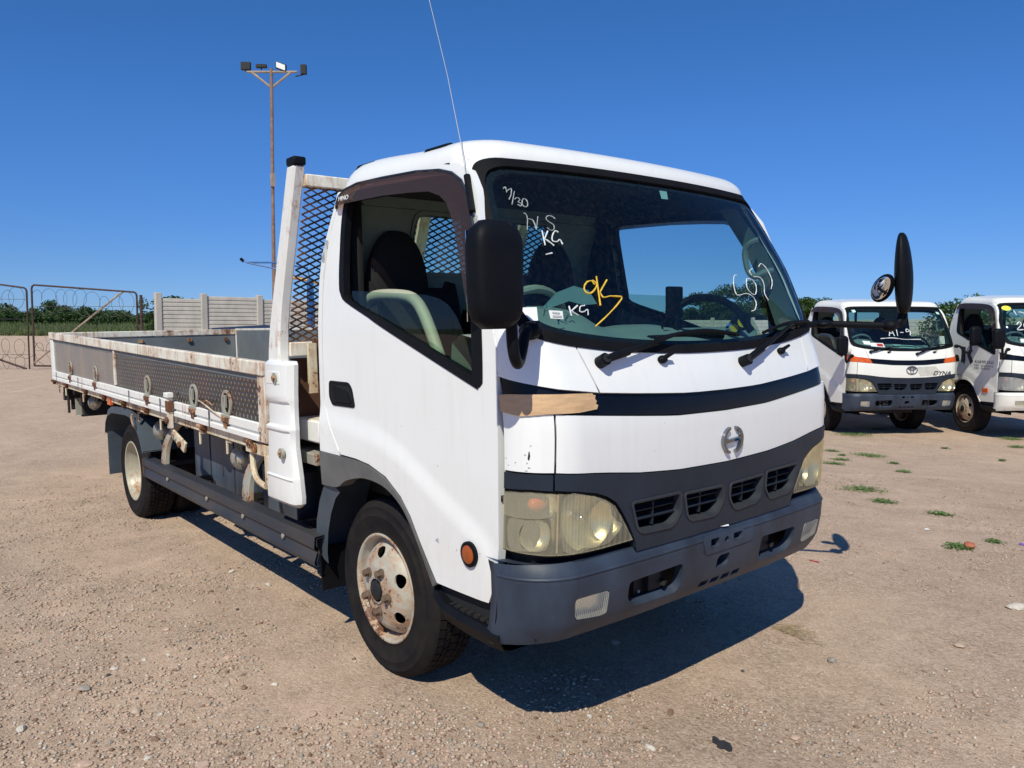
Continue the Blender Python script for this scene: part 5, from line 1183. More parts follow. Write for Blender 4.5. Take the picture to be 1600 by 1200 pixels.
# ================================================================== ground
def vnoise(x, y, seed=0):
    xi = np.floor(x).astype(np.int64); yi = np.floor(y).astype(np.int64); fx = x - xi; fy = y - yi; fx = fx * fx * (3 - 2 * fx); fy = fy * fy * (3 - 2 * fy)
    def hsh(a, b):
        n = (a * 374761393 + b * 668265263 + seed * 1274126177) & 0xffffffff; n = ((n ^ (n >> 13)) * 1103515245) & 0xffffffff; return ((n ^ (n >> 16)) & 0xffff) / 65535.
    return (hsh(xi, yi) * (1 - fx) + hsh(xi + 1, yi) * fx) * (1 - fy) + (hsh(xi, yi + 1) * (1 - fx) + hsh(xi + 1, yi + 1) * fx) * fy
def nstep(a, b, x): t = np.clip((x - a) / (b - a), 0, 1); return t * t * (3 - 2 * t)
def gh(x, y, detail=True):
    x = np.asarray(x, float); y = np.asarray(y, float)
    h = .0243 * y * (1 - nstep(1.2, 4.0, np.abs(y))) - .17 * nstep(3.5, 8, y) * (1 - nstep(16, 30, np.hypot(x, y)))
    r = np.hypot(x - CAMP.x, y - CAMP.y)
    h = h + 1.15 * nstep(34, 60, r) + 1.1 * nstep(58, 95, r) + 2.0 * nstep(100, 500, r)
    if detail:
        near = 1 - nstep(30, 60, r)
        h = h + near * (.020 * (vnoise(x * .9, y * .9, 1) - .5) + .012 * (vnoise(x * 3.1, y * 3.1, 2) - .5) + .007 * (vnoise(x * 9, y * 9, 3) - .5) + .004 * (vnoise(x * 27, y * 27, 4) - .5)) + (1 - near) * .25 * (vnoise(x * .08, y * .08, 5) - .5)
    return h
def grid_obj(name, r0, r1, nr, a0, a1, na, mat, zoff=0, full=False):
    rr = np.concatenate([[0.01], np.geomspace(r0, r1, nr)]) if full else np.geomspace(r0, r1, nr); aa = np.linspace(a0, a1, na, endpoint=not full); R_, A_ = np.meshgrid(rr, aa, indexing='ij')
    x = CAMP.x + R_ * np.cos(A_); y = CAMP.y + R_ * np.sin(A_); z = gh(x, y) + zoff
    V = np.stack([x, y, z], -1).reshape(-1, 3); n0, n1 = len(rr), len(aa)
    i, j = np.meshgrid(np.arange(n0 - 1), np.arange(n1 if full else n1 - 1), indexing='ij'); j2 = (j + 1) % n1
    F = np.stack([i * n1 + j, (i + 1) * n1 + j, (i + 1) * n1 + j2, i * n1 + j2], -1).reshape(-1, 4)
    me = bpy.data.meshes.new(name); me.vertices.add(len(V)); me.vertices.foreach_set('co', V.ravel()); me.loops.add(F.size); me.loops.foreach_set('vertex_index', F.ravel().astype(np.int32))
    me.polygons.add(len(F)); me.polygons.foreach_set('loop_start', np.arange(0, F.size, 4, dtype=np.int32)); me.polygons.foreach_set('loop_total', np.full(len(F), 4, np.int32)); me.update(calc_edges=True)
    me.polygons.foreach_set('use_smooth', [True] * len(F)); me.materials.append(MATS[mat]); o = bpy.data.objects.new(name, me); COL.objects.link(o); return o
def ground_mat():
    m, nt, p, o = nodes('gravel_sand'); p.inputs['Roughness'].default_value = .92; p.inputs['Specular IOR Level'].default_value = .2
    tc = N(nt, 'ShaderNodeTexCoord')
    def vor(scale, feat='F1'):
        v = N(nt, 'ShaderNodeTexVoronoi'); v.feature = feat; v.inputs['Scale'].default_value = scale; nt.links.new(tc.outputs['Object'], v.inputs['Vector']); return v
    v1 = vor(95); v2 = vor(45); v3 = vor(190)
    big = ramp(nt, noise(nt, .35, 6, .6), [(.35, 0.), (.65, 1.)]); mid = ramp(nt, noise(nt, 2.2, 6, .7), [(.35, 0.), (.68, 1.)]); fine = ramp(nt, noise(nt, 160, 4, .7), [(.3, 0.), (.7, 1.)])
    c = mixc(nt, big, (.62, .475, .36), (.55, .425, .32)); c = mixc(nt, mid, c, (.43, .32, .235), 'MIX'); 
    c = mixc(nt, ramp(nt, fine, [(0., 0.), (1., .75)]), c, (.62, .49, .37))
    # single grains: tint by cell
    sp = N(nt, 'ShaderNodeSeparateColor'); nt.links.new(v1.outputs['Color'], sp.inputs[0]); g1 = ramp(nt, sp.outputs[0], [(.0, (.20, .15, .11)), (.18, (.34, .25, .18)), (.55, (.54, .42, .32)), (.86, (.64, .48, .38)), (1., (.75, .67, .57))])
    msk = ramp(nt, noise(nt, 1.3, 5, .7), [(.34, .18), (.62, .72)]); c = mixc(nt, msk, c, g1)
    sp3 = N(nt, 'ShaderNodeSeparateColor'); nt.links.new(v3.outputs['Color'], sp3.inputs[0]); c = mixc(nt, .35, c, ramp(nt, sp3.outputs[1], [(.0, (.17, .125, .1)), (.5, (.38, .29, .22)), (1., (.6, .5, .42))]))
    cl = ramp(nt, noise(nt, 7, 5, .75), [(.40, 0.), (.70, .34)]); c = mixc(nt, cl, c, (.30, .215, .15))
    tr = ramp(nt, noise(nt, 1.1, 6, .7, (.35, 1.6, 1)), [(.56, 0.), (.70, .40)]); c = mixc(nt, tr, c, (.28, .19, .13))
    # scattered dark damp stains
    d = ramp(nt, noise(nt, .9, 3, .5, (1, 1, 1)), [(.70, 0.), (.76, .35)]); c = mixc(nt, d, c, (.20, .125, .085))
    # tyre tracks: arcs of pressed, paler sand with a tread ripple
    spx = N(nt, 'ShaderNodeSeparateXYZ'); nt.links.new(tc.outputs['Object'], spx.inputs[0])
    def M_(op, a, b=None, c_=None):
        x = N(nt, 'ShaderNodeMath', operation=op)
        for i, v in enumerate((a, b, c_)):
            if v is None: continue
            if hasattr(v, 'links'): nt.links.new(v, x.inputs[i])
            else: x.inputs[i].default_value = v
        return x.outputs[0]
    tot = None; wob = M_('MULTIPLY', M_('SUBTRACT', noise(nt, .5, 3), .5), .5)
    for cx, cy, R0 in ((-7., 24., 26.2), (-7., 24., 27.9), (-26., -14., 27.0), (-26., -14., 28.6), (16., -9., 20.5), (16., -9., 22.1), (-14., 18., 20.6)):
        d_ = M_('ADD', M_('SUBTRACT', M_('SQRT', M_('ADD', M_('POWER', M_('ADD', M_('SUBTRACT', spx.outputs[0], cx), 500.), 1.) if False else M_('MULTIPLY', M_('SUBTRACT', spx.outputs[0], cx), M_('SUBTRACT', spx.outputs[0], cx)), M_('MULTIPLY', M_('SUBTRACT', spx.outputs[1], cy), M_('SUBTRACT', spx.outputs[1], cy)))), R0), wob)
        k_ = M_('SUBTRACT', 1., M_('SMOOTH_MIN', M_('DIVIDE', M_('ABSOLUTE', d_), .12), 1., .3)); k_ = M_('MAXIMUM', k_, 0.); tot = k_ if tot is None else M_('MAXIMUM', tot, k_)
    rp_ = M_('MULTIPLY_ADD', M_('SINE', M_('MULTIPLY', M_('ADD', spx.outputs[0], M_('MULTIPLY', spx.outputs[1], .3)), 70.)), .3, .7); fade = ramp(nt, noise(nt, .8, 4), [(.42, 0.), (.6, 1.)])
    trk = M_('MULTIPLY', M_('MULTIPLY', tot, rp_), fade); c = mixc(nt, M_('MULTIPLY', trk, .55), c, (.66, .50, .385)); 
    c = mixc(nt, 1., c, (1.15, 1.09, 1.05), 'MULTIPLY')
    nt.links.new(c, p.inputs['Base Color'])
    h = mixc(nt, .5, v1.outputs['Distance'], v2.outputs['Distance']); h2 = mixc(nt, .3, h, fine)
    inv = N(nt, 'ShaderNodeMath', operation='MULTIPLY'); nt.links.new(h2, inv.inputs[0]); nt.links.new(msk, inv.inputs[1])
    b = N(nt, 'ShaderNodeBump'); b.inputs['Strength'].default_value = .8; b.inputs['Distance'].default_value = .018; b.invert = True
    nt.links.new(inv.outputs[0], b.inputs['Height']); b2 = N(nt, 'ShaderNodeBump'); b2.inputs['Strength'].default_value = .6; b2.inputs['Distance'].default_value = .012; nt.links.new(noise(nt, 90, 5, .75), b2.inputs['Height']); nt.links.new(b.outputs[0], b2.inputs['Normal']); nt.links.new(b2.outputs[0], p.inputs['Normal'])
    MATS['gravel_sand'] = m
ground_mat()
simple('grass_soil', (.10, .13, .045), .95, 0, .35, .25, .5, 3, col2=(.07, .10, .03))
simple('stone_tan', (.50, .38, .29), .85, 0, .3, 30, .3, 120); simple('stone_pale', (.62, .56, .48), .85, 0, .2, 40, .2, 150); simple('stone_grey', (.34, .305, .26), .85, 0, .25, 30, .3, 120)
simple('stone_pink', (.55, .39, .30), .85, 0, .2, 40, .3, 120); simple('stone_dark', (.09, .08, .075), .8, 0, .3, 40, .3, 120); simple('stone_brown', (.26, .155, .105), .85, 0, .3, 30, .3, 120); simple('brick_red', (.45, .14, .08), .9, 0, .3, 30, .3, 120); simple('purple_plastic', (.2, .12, .5), .5); simple('rubbish_black', (.035, .038, .045), .7, 0, .4, 60, .4, 60)
gA = grid_obj('ground', .25, 1600, 330, 0, 2 * pi, 900, 'gravel_sand', full=True); gA['kind'] = 'structure'
gf = grid_obj('grass_field', 59, 420, 60, radians(80), radians(245), 300, 'grass_soil', .05); gf['kind'] = 'structure'

def rock(seed, R_, mat, flat=.6, sub=2):
    import bmesh
    bm = bmesh.new(); bmesh.ops.create_icosphere(bm, subdivisions=sub, radius=1); rg = random.Random(seed); pl = [(Vector((rg.gauss(0, 1), rg.gauss(0, 1), rg.gauss(0, .8))).normalized(), rg.uniform(.62, .9)) for _ in range(9)]
    sx, sy = rg.uniform(.8, 1.1), rg.uniform(.6, .9)
    for v in bm.verts:
        for n, d in pl:
            k = v.co.dot(n)
            if k > d: v.co -= n * (k - d)
        v.co *= 1 + rg.uniform(-.05, .05); v.co = Vector((v.co.x * sx * R_, v.co.y * sy * R_, v.co.z * flat * R_))
    m = MB(); m.add([v.co[:] for v in bm.verts], [[v.index for v in f.verts] for f in bm.faces], mat); bm.free(); return m
SM = ['stone_tan', 'stone_pale', 'stone_grey', 'stone_pink', 'stone_dark', 'stone_brown']; SN = ['tan', 'pale', 'grey', 'pinkish', 'dark', 'brown']
STN = [(-.34, -1.65, .039, 0), (.01, -1.7, .027, 1), (.29, -1.21, .031, 0), (.17, -1.26, .024, 2), (-.19, -1.19, .025, 1), (.17, -1.58, .048, 3), (-.09, -1.87, .048, 3), (-.47, -1.99, .041, 1), (-.76, -1.63, .031, 1), (-.56, -1.24, .038, 3), (-.47, -1.4, .021, 1), (-.6, -1.43, .025, 0), (-.45, -1.62, .018, 4), (-1.33, -.75, .032, 1), (-1.7, -.81, .037, 1), (-.65, -1.76, .058, 2), (.12, -1.18, .039, 3), (-.1, -1.65, .029, 5), (-.72, -1.66, .019, 4), (-.35, -1.73, .031, 0), (.02, -1.58, .023, 0), (.02, -1.36, .019, 3), (-.24, -1.29, .029, 5), (-1.04, -1.35, .04, 3), (.39, -1.25, .015, 1), (-.18, -1.77, .022, 2), (-.33, -1.3, .025, 0), (-.78, -1.51, .023, 1), (-.76, -1.42, .02, 1), (-.77, -1.33, .021, 4), (-1.45, -1.01, .025, 5), (-1.1, -1.0, .021, 4), (-.85, -.98, .02, 5), (-.24, -1.88, .026, 2), (-.02, -1.69, .021, 3), (.01, -1.64, .019, 0), (.64, 1.7, .04, 0), (1.11, .61, .048, 2), (.55, -.3, .015, 1), (.76, -.43, .023, 1), (.93, -.19, .033, 5), (.4, .09, .046, 2), (.92, .27, .017, 4), (.75, .17, .015, 4), (.91, .82, .023, 3), (1.39, 1.81, .086, 1), (1.39, 1.14, .054, 0), (1.31, -.01, .034, 3), (1.04, -.43, .038, 1), (.57, -.77, .031, 2), (.06, -1.51, .03, 3)]
for i, (x, y, d, k) in enumerate(STN):
    fl = .35 if k == 3 or d > .05 else .6; o = ob('stone', rock(i, d * .58, SM[k], fl), angle=25); o.location = (x, y, float(gh(x, y)) + d * .12); o.rotation_euler = (0, 0, i * 1.7)
    where = 'on the gravel beside the front wheel' if x < .5 and y < -1 else 'on the sand in front of the big truck'
    tag(o, f'loose {SN[k]} stone lying {where}', 'stone', f'{SN[k]} stones {where}')
def thing_mesh(name, mb, loc, label, cat, **k):
    o = ob(name, mb, angle=30); o.location = loc; tag(o, label, cat, **k); return o
thing_mesh('brick_fragment', rock(91, .045, 'brick_red', .6), (.82, 2.83, float(gh(.82, 2.83)) + .015), 'red broken brick fragment beside a green weed', 'brick')
thing_mesh('plastic_scrap', rock(92, .02, 'purple_plastic', .4), (.98, 3.24, float(gh(.98, 3.24)) + .006), 'small purple plastic scrap on the sand', 'litter')
thing_mesh('paper_scrap', rock(93, .022, 'paper', .25), (.45, 3.13, float(gh(.45, 3.13)) + .006), 'small white paper scrap lying on the open sand', 'litter')
_o = [(-.038, .004), (-.030, -.008), (-.012, -.006), (-.004, -.018), (.012, -.016), (.016, -.006), (.036, -.010), (.042, .002), (.028, .010), (.012, .006), (.002, .016), (-.014, .012), (-.024, .018), (-.036, .014)]
m = MB(); m.add([(x, y, .010 + .006 * sin(x * 90)) for x, y in _o] + [(x * .96, y * .96, -.01) for x, y in _o], [tuple(range(14))] + [(i, (i + 1) % 14, 14 + (i + 1) % 14, 14 + i) for i in range(14)], 'rubbish_black')
thing_mesh('rubbish_piece', m, (1.18, -.24, float(gh(1.18, -.24)) + .006), 'flat black piece of rubbish on the gravel near the lower edge', 'litter')
thing_mesh('plastic_strip', MB().box((-.03, -.003, 0), (.03, .003, .004), 'red_plastic'), (.39, 1.77, float(gh(.39, 1.77)) + .003), 'thin red plastic strip on the sand just past the bumper shadow', 'litter')
m = MB(); rg = random.Random(3)
for k in range(34):
    a = rg.uniform(-.5, .9); L = rg.uniform(.03, .11); x, y = rg.gauss(0, .05), rg.gauss(0, .03); m.tube([(x, y, .004), (x + L * cos(a) * .5, y + L * sin(a) * .5, .012), (x + L * cos(a), y + L * sin(a), rg.uniform(.002, .02))], .0011, 'dry_leaf', 4)
thing_mesh('dry_grass_tuft', m, (.82, .76, float(gh(.82, .76))), 'tuft of dry straw-coloured grass in front of the bumper shadow', 'grass tuft')

# pebbles nobody could count
def pebbles(name, n, mat, seed, smin, smax, rmax=8.5):
    rg = np.random.default_rng(seed); r = 1.3 + (rmax - 1.3) * rg.random(n * 3) ** 1.25; a = radians(140.3) + (rg.random(n * 3) - .5) * radians(84)
    x = CAMP.x + r * np.cos(a); y = CAMP.y + r * np.sin(a); dn = vnoise(x * 1.1, y * 1.1, 9) * .6 + vnoise(x * 4, y * 4, 10) * .4 + .12 * ((y < -.8)); k = rg.random(n * 3) < nstep(.38, .72, dn); x, y = x[k][:n], y[k][:n]; n = len(x)
    s = smin + (smax - smin) * rg.random(n) ** 3; z = gh(x, y)
    base = np.array([(1, 0, 0), (.3, .85, 0), (-.8, .6, 0), (-.7, -.6, 0), (.4, -.8, 0), (.1, .1, .65), (-.2, .1, .6), (0, 0, -.6)])
    Fb = np.array([(0, 1, 5), (1, 6, 5), (1, 2, 6), (2, 3, 6), (3, 4, 6), (4, 5, 6), (4, 0, 5), (0, 4, 7), (1, 0, 7), (2, 1, 7), (3, 2, 7), (4, 3, 7)])
    jit = 1 + (rg.random((n, 8, 3)) - .5) * .5; P = base[None] * jit * s[:, None, None]; th = rg.random(n) * 2 * pi; c, s_ = np.cos(th), np.sin(th)
    X = P[..., 0] * c[:, None] - P[..., 1] * s_[:, None] + x[:, None]; Y = P[..., 0] * s_[:, None] + P[..., 1] * c[:, None] + y[:, None]; Z = P[..., 2] * .8 + (z + s * .15)[:, None]
    V = np.stack([X, Y, Z], -1).reshape(-1, 3); F = (Fb[None] + (np.arange(n) * 8)[:, None, None]).reshape(-1, 3)
    me = bpy.data.meshes.new(name); me.vertices.add(len(V)); me.vertices.foreach_set('co', V.ravel()); me.loops.add(F.size); me.loops.foreach_set('vertex_index', F.ravel().astype(np.int32)); me.polygons.add(len(F)); me.polygons.foreach_set('loop_start', np.arange(0, F.size, 3, dtype=np.int32)); me.polygons.foreach_set('loop_total', np.full(len(F), 3, np.int32)); me.update(calc_edges=True)
    me.materials.append(MATS[mat]); o = bpy.data.objects.new(name, me); COL.objects.link(o); return tag(o, f'loose {mat.split("_")[1]} gravel strewn over the sandy yard', 'gravel', kind='stuff')
pebbles('gravel', 42000, 'stone_tan', 1, .0016, .012); pebbles('gravel', 30000, 'stone_pink', 2, .0016, .012); pebbles('gravel', 12000, 'stone_pale', 3, .0014, .009); pebbles('gravel', 9000, 'stone_brown', 4, .0016, .011); pebbles('gravel', 7000, 'stone_grey', 5, .002, .012)

# ================================================================== plants
def leaves(rg, centers, radii, n, size, flat=1.0):
    """n leaf quads spread through blobs, denser towards each blob's skin"""
    c = np.array(centers); R_ = np.array(radii); w_ = R_.prod(1) ** .67; w_ /= w_.sum(); k = rg.choice(len(c), n, p=w_)
    d = rg.normal(size=(n, 3)); d /= np.linalg.norm(d, axis=1)[:, None]; r = rg.random(n) ** .45; p = c[k] + d * R_[k] * r[:, None]
    u = rg.normal(size=(n, 3)); u[:, 2] *= .6; u /= np.linalg.norm(u, axis=1)[:, None]; v = np.cross(u, rg.normal(size=(n, 3))); v /= np.linalg.norm(v, axis=1)[:, None]; s = size * (.5 + rg.random(n))
    a = u * s[:, None]; b = v * (s * .45)[:, None]; V = np.stack([p - a, p + b, p + a, p - b], 1).reshape(-1, 3); F = np.arange(n * 4).reshape(-1, 4); return V, F
def np_mesh(name, V, F, mat, parent=None):
    me = bpy.data.meshes.new(name); me.from_pydata(V.tolist(), [], F.tolist()); me.materials.append(MATS[mat]); o = bpy.data.objects.new(name, me); COL.objects.link(o); o.parent = parent; return o
def tree(name, loc, blobs, n, size, label, cat, trunk=None, mat='leaf', group=None, seed=1):
    rg = np.random.default_rng(seed); e = empty(name, loc); tag(e, label, cat, group)
    V, F = leaves(rg, [b[0] for b in blobs], [b[1] for b in blobs], n, size); np_mesh('crown' if trunk else 'foliage', V, F, mat, e)
    m = MB(); s_cap[0] = True
    if trunk:
        h_, r0 = trunk; m.tube([(0, 0, -.1), (.05, .03, h_ * .5), (0, .1, h_)], [r0, r0 * .8, r0 * .65], 'bark', 8)
        for (c, R_) in blobs[::max(1, len(blobs) // 9)]: m.tube([(0, .08, h_ * .8), (c[0] * .5, c[1] * .5, h_ + (c[2] - h_) * .4), tuple(c)], [r0 * .45, r0 * .3, r0 * .1], 'bark', 6)
        ob('trunk', m, e)
    else:
        for (c, R_) in blobs[::2]: m.tube([(c[0] * .3, c[1] * .3, -.1), (c[0], c[1], c[2])], [.03, .012], 'bark', 5)
        ob('stem', m, e)
    return e
def blobset(rg, n, w_, d_, z0, z1, r0, r1, flat=.6):
    out = []
    for k in range(n):
        a = rg.uniform(0, 2 * pi); q = rg.uniform(0, 1) ** .5; x, y = w_ * q * cos(a), d_ * q * sin(a); r = rg.uniform(r0, r1); z = z0 + (z1 - z0) * rg.uniform(0, 1) * (1 - .6 * q * q); out.append(((x, y, z), (r, r, r * flat)))
    return out
def gz(x, y): return float(gh(x, y, False))
rg = random.Random(21)
def polar(px, dist):  # bearing of a column as seen from the yard, distance in metres -> ground position
    a = math.atan2(-.6374361, -.7676312) if False else math.atan2(.63743615, -.76763118); b = a - math.atan((px - 800) / 1208.5); return CAMP.x + dist * cos(b), CAMP.y + dist * sin(b)
# acacia beyond the cab and its neighbours
for (px, dist, W_, zt, nm, lab, nl) in ((1150, 62, 4.6, 5.3, 'acacia_tree', 'wide flat-topped acacia tree seen through the windscreen of the big truck', 20000), (1228, 66, 3.8, 5.2, 'acacia_tree', 'broad green tree between the big truck and the orange-signal truck', 15000), (1065, 68, 3.0, 3.4, 'acacia_tree', 'lower dark tree beside the flat-topped acacia, seen through the windscreen', 10000), (1506, 46, 1.8, 3.5, 'small_tree', 'small green tree showing between the two trucks behind', 3000)):
    x, y = polar(px, dist); z = gz(x, y)
    bl = blobset(rg, 40, W_, W_ * .8, (zt - z) * .30, (zt - z) * .93, .5, 1.15, .5); tree(nm, (x, y, z), bl, nl, .10, lab, 'tree', ((zt - z) * .4, .16), 'leaf', seed=rg.randint(1, 999))
# bushes along the far left side of the yard
for i in range(24):
    px = -60 + i * 19 + rg.uniform(-6, 6); dist = rg.uniform(78, 96); x, y = polar(px, dist); z = gz(x, y); h_ = rg.uniform(1.0, 1.7) + (1.0 if i in (7, 8, 9, 10) else 0) + (.6 if i in (11, 12, 4) else 0); W_ = rg.uniform(1.5, 2.3)
    tree('bush', (x, y, z), blobset(rg, 10, W_, 1.2, h_ * .2, h_ * .8, .45, .9, .7), 1500, .14, ('dense green bush in the far row behind the wire gates' if i < 15 else 'dense green bush in the far row beyond the grooved wall'), 'bush', None, 'leaf_far', 'bushes in the far row behind the gates' if i < 15 else 'bushes in the far row beyond the wall', rg.randint(1, 9999))
for i in range(7):
    px = 900 + i * 55 + rg.uniform(-20, 20); dist = rg.uniform(75, 95); x, y = polar(px, dist); z = gz(x, y); h_ = rg.uniform(.8, 1.3)
    tree('bush', (x, y, z), blobset(rg, 9, 2.6, 1.2, h_ * .2, h_ * .8, .5, .9, .7), 1000, .14, 'low green bush far behind the trucks on the horizon', 'bush', None, 'leaf_far', 'bushes far behind the trucks', rg.randint(1, 9999))
x, y = polar(230, 31); tree('shrub', (x, y, 0), [((0, 0, .6), (.35, .35, .6)), ((.1, .15, 1.3), (.3, .3, .5)), ((-.1, .3, 1.9), (.22, .25, .35)), ((0, .5, 2.35), (.25, .35, .25)), ((0, 1.0, 2.55), (.3, .4, .14)), ((0, -.1, 2.3), (.2, .2, .3)), ((0, 1.5, 2.5), (.2, .3, .1))], 1500, .055, 'loose green shrub climbing beside the gate post and the wall end', 'shrub', None, 'leaf', None, 77)
x, y = polar(246, 60)
# tall grass on the rise
rgn = np.random.default_rng(8); n = 26000; r = 57 + 45 * rgn.random(n) ** 1.4; b = math.atan2(.63743615, -.76763118) - np.arctan((rgn.uniform(-120, 560, n) - 800) / 1208.5); x = CAMP.x + r * np.cos(b); y = CAMP.y + r * np.sin(b); z = gh(x, y); h_ = .18 + .35 * rgn.random(n); a = rgn.random(n) * 6.28; wx, wy = .05 * np.cos(a), .05 * np.sin(a); lx = rgn.normal(size=n) * .08
V = np.stack([np.stack([x - wx, y - wy, z], -1), np.stack([x + wx, y + wy, z], -1), np.stack([x + lx, y + lx, z + h_], -1)], 1).reshape(-1, 3)
o = np_mesh('tall_grass', V, np.arange(n * 3).reshape(-1, 3), 'field_leaf'); tag(o, 'strip of tall green grass at the far edge of the yard', 'grass', kind='stuff')
# creeping weeds on the sand
WD = [(-2.92, 8.91, .58), (-2.96, 9.81, .294), (-2.22, 6.92, .192), (-1.73, 6.18, .231), (-1.56, 5.71, .257), (-1.76, 6.96, .438), (-1.26, 6.49, .141), (-.89, 5.87, .159), (-.53, 4.24, .361), (-.17, 3.83, .221), (.3, 3.73, .181), (.85, 3.16, .098), (.78, 2.78, .189), (-1.29, 10.28, .36), (-.96, 9.45, .242), (-1.5, 8.5, .11), (-.67, 8.0, .099), (-1.92, 6.59, .1)]
WL = {8: 'largest creeping green weed patch on the open sand', 12: 'green weed patch growing beside the red brick fragment', 9: 'green weed patch just below the largest one', 10: 'narrow green weed strip alone on the open sand', 0: 'long green weed patch in front of the orange-signal truck', 13: 'green weed patch in front of the truck with the black K', 14: 'broad green weed patch at the frame edge below the black K truck', 11: 'tiny round green weed between the narrow strip and the frame edge'}
for i, (x, y, d) in enumerate(WD):
    r_ = np.random.default_rng(100 + i); n = int(260 * (d / .2) ** 1.2) + 60; rad = d * .5
    ax = r_.normal(size=n) * rad * .45; ay = r_.normal(size=n) * rad * .42 ; 
    dx_, dy_ = .7694, -.6387; px_ = x + ax * -.64 + ay * .77 * .9; py_ = y + ax * -.77 + ay * -.64 * .9
    zz_ = gh(px_, py_) + r_.random(n) * .022; s = .006 + .007 * r_.random(n); th = r_.random(n) * 6.28; u = np.stack([np.cos(th), np.sin(th), (r_.random(n) - .3) * .8], -1); v = np.stack([-np.sin(th), np.cos(th), (r_.random(n) - .5) * .6], -1); p = np.stack([px_ - x, py_ - y, zz_], -1)
    V = np.stack([p - u * s[:, None], p + v * s[:, None] * .6, p + u * s[:, None], p - v * s[:, None] * .6], 1).reshape(-1, 3); o = np_mesh('weed_patch', V, np.arange(n * 4).reshape(-1, 4), 'weed_leaf'); o.location = (x, y, 0)
    if i in WL: tag(o, WL[i], 'weed')
    else: tag(o, 'small creeping green weed on the sand between the trucks', 'weed', 'small weeds on the sand')

# ================================================================== gates, wall, pole, machines
s_cap[0] = True
def gate(A, B, zb0, zt0, zb1, zt1, label, lower, flip):
    A = Vector((*A, 0)); B = Vector((*B, 0)); e = empty('wire_gate', A); tag(e, label, 'gate', None); d = B - A; L = d.length; d.normalize(); P = lambda t, z: d * (t * L) + Vector((0, 0, z))
    zt = lambda t: zt0 + (zt1 - zt0) * t; zb = lambda t: zb0 + (zb1 - zb0) * t
    m = MB(); c = .025; m.tube([P(0, zb(0)), P(0, zt(0) - .12), P(.008, zt(0) - .04), P(c, zt(0)), P(1 - c, zt(1)), P(.992, zt(1) - .04), P(1, zt(1) - .12), P(1, zb(1)), P(0, zb(0))], .032, 'gate_rust', 8); ob('gate_frame', m, e)
    m = MB(); a, b = ((.86, zt(.86) - .03), (.0, zb(0) + .1)) if not flip else ((0, zb0 + 1.25), (.97, zb(1) + .05))
    m.tube([P(*a), P(*b)], .035, 'pole_pale' if not flip else 'gate_rust', 8); ob('gate_brace', m, e)
    rg = random.Random(int(L * 100) + lower); nrm = d.cross(Vector((0, 0, 1)))
    for z0, R_ in (((zt(.5) - .50), .40),) + (((zb(.5) + .95), .38), ((zb(.5) + .42), .36)) * 1:
        m = MB(); pts = []; turns = 9 if z0 > 1.4 else 8; N_ = turns * 14
        for k in range(N_): t = k / N_; a = 2 * pi * k / 14; rr = R_ * (1 + .22 * sin(k * .37 + L) + .16 * sin(k * .113)); t += .012 * sin(k * .21); pts.append(P(.02 + .96 * t, z0 + (zt(t) - zt(.5)) + rr * sin(a)) + d * (rr * cos(a)) + nrm * (rr * cos(a) * .35))
        m.tube(pts, .007, 'wire', 4); ob('wire_coil', m, e)
    m = MB()
    for z in (zt(.5) - .62, zt(.5) - 1.3, zb(.5) + .55): m.tube([P(0, z), P(1, z)], .008, 'wire', 4)
    ob('gate_wire', m, e); return e
gate((-28.77, 2.07), (-26.45, 4.87), .16, 2.96, .1, 2.72, 'rusty framed gate of coiled razor wire with a pale diagonal brace', 1, False)
gate((-30.9, -.85), (-28.85, 1.93), .0, 3.3, .0, 2.86, 'rusty razor wire gate cut off by the frame edge, its brace low', 0, True)
m = MB(); m.tube([(-26.35, 4.98, -.1), (-26.35, 4.98, 2.62)], .05, 'gate_rust', 8); o = ob('gate_post', m); tag(o, 'rusty steel post the braced gate hangs on', 'post')
def wall(pts, H, label, th=.12, board=.118):
    e = empty('concrete_wall', (*pts[0], 0)); tag(e, label, 'wall'); o0 = Vector((*pts[0], 0))
    for i, p in enumerate(pts):
        q = Vector((*p, gz(*p))) - o0; m = MB(); m.box((q.x - .09, q.y - .09, q.z - .1), (q.x + .09, q.y + .09, H + .06), 'concrete'); ob('post', m, e, bevel=.02)
    for a, b in zip(pts[:-1], pts[1:]):
        A = Vector((*a, 0)) - o0; B = Vector((*b, 0)) - o0; d = (B - A).normalized(); n = d.cross(Vector((0, 0, 1))); 
        if (A + o0 - Vector((CAMP.x, CAMP.y, 0))).dot(n) > 0: n = -n
        z0 = gz(*a) - .05; m = MB(); k = int((H - z0) / board); V = []; F = []
        for j in range(k):
            zl = z0 + j * board; zh = zl + board
            for zz_, off in ((zl + .006, .02), (zl + .018, .038), (zh - .022, .032), (zh - .006, .02)): V += [A + n * off + Vector((0, 0, zz_)), B + n * off + Vector((0, 0, zz_))]
        K = len(V) // 2; F = [(2 * j, 2 * j + 1, 2 * j + 3, 2 * j + 2) for j in range(K - 1)]; V2 = [v - n * .06 * 1.2 for v in V]; V2 = [Vector((v.x, v.y, v.z)) for v in V2]
        m.add(V, F, 'concrete'); b0 = len(V); m.add([A - n * .03 + Vector((0, 0, z0)), B - n * .03 + Vector((0, 0, z0)), B - n * .03 + Vector((0, 0, z0 + k * board)), A - n * .03 + Vector((0, 0, z0 + k * board))], [(0, 1, 2, 3)], 'concrete')
        m.add([V[-2], V[-1], B - n * .03 + Vector((0, 0, z0 + k * board)), A - n * .03 + Vector((0, 0, z0 + k * board))], [(0, 1, 2, 3)], 'concrete'); ob('wall_panel', m, e, smooth=False)
    return e
wp = [(-20.83, 4.03), (-20.61, 5.23)] + [(-20.45 + .07 * k, 6.83 + 1.62 * k) for k in range(6)]
wall(wp, 2.40, 'grey precast concrete wall with grooved panels behind the rusty bed')
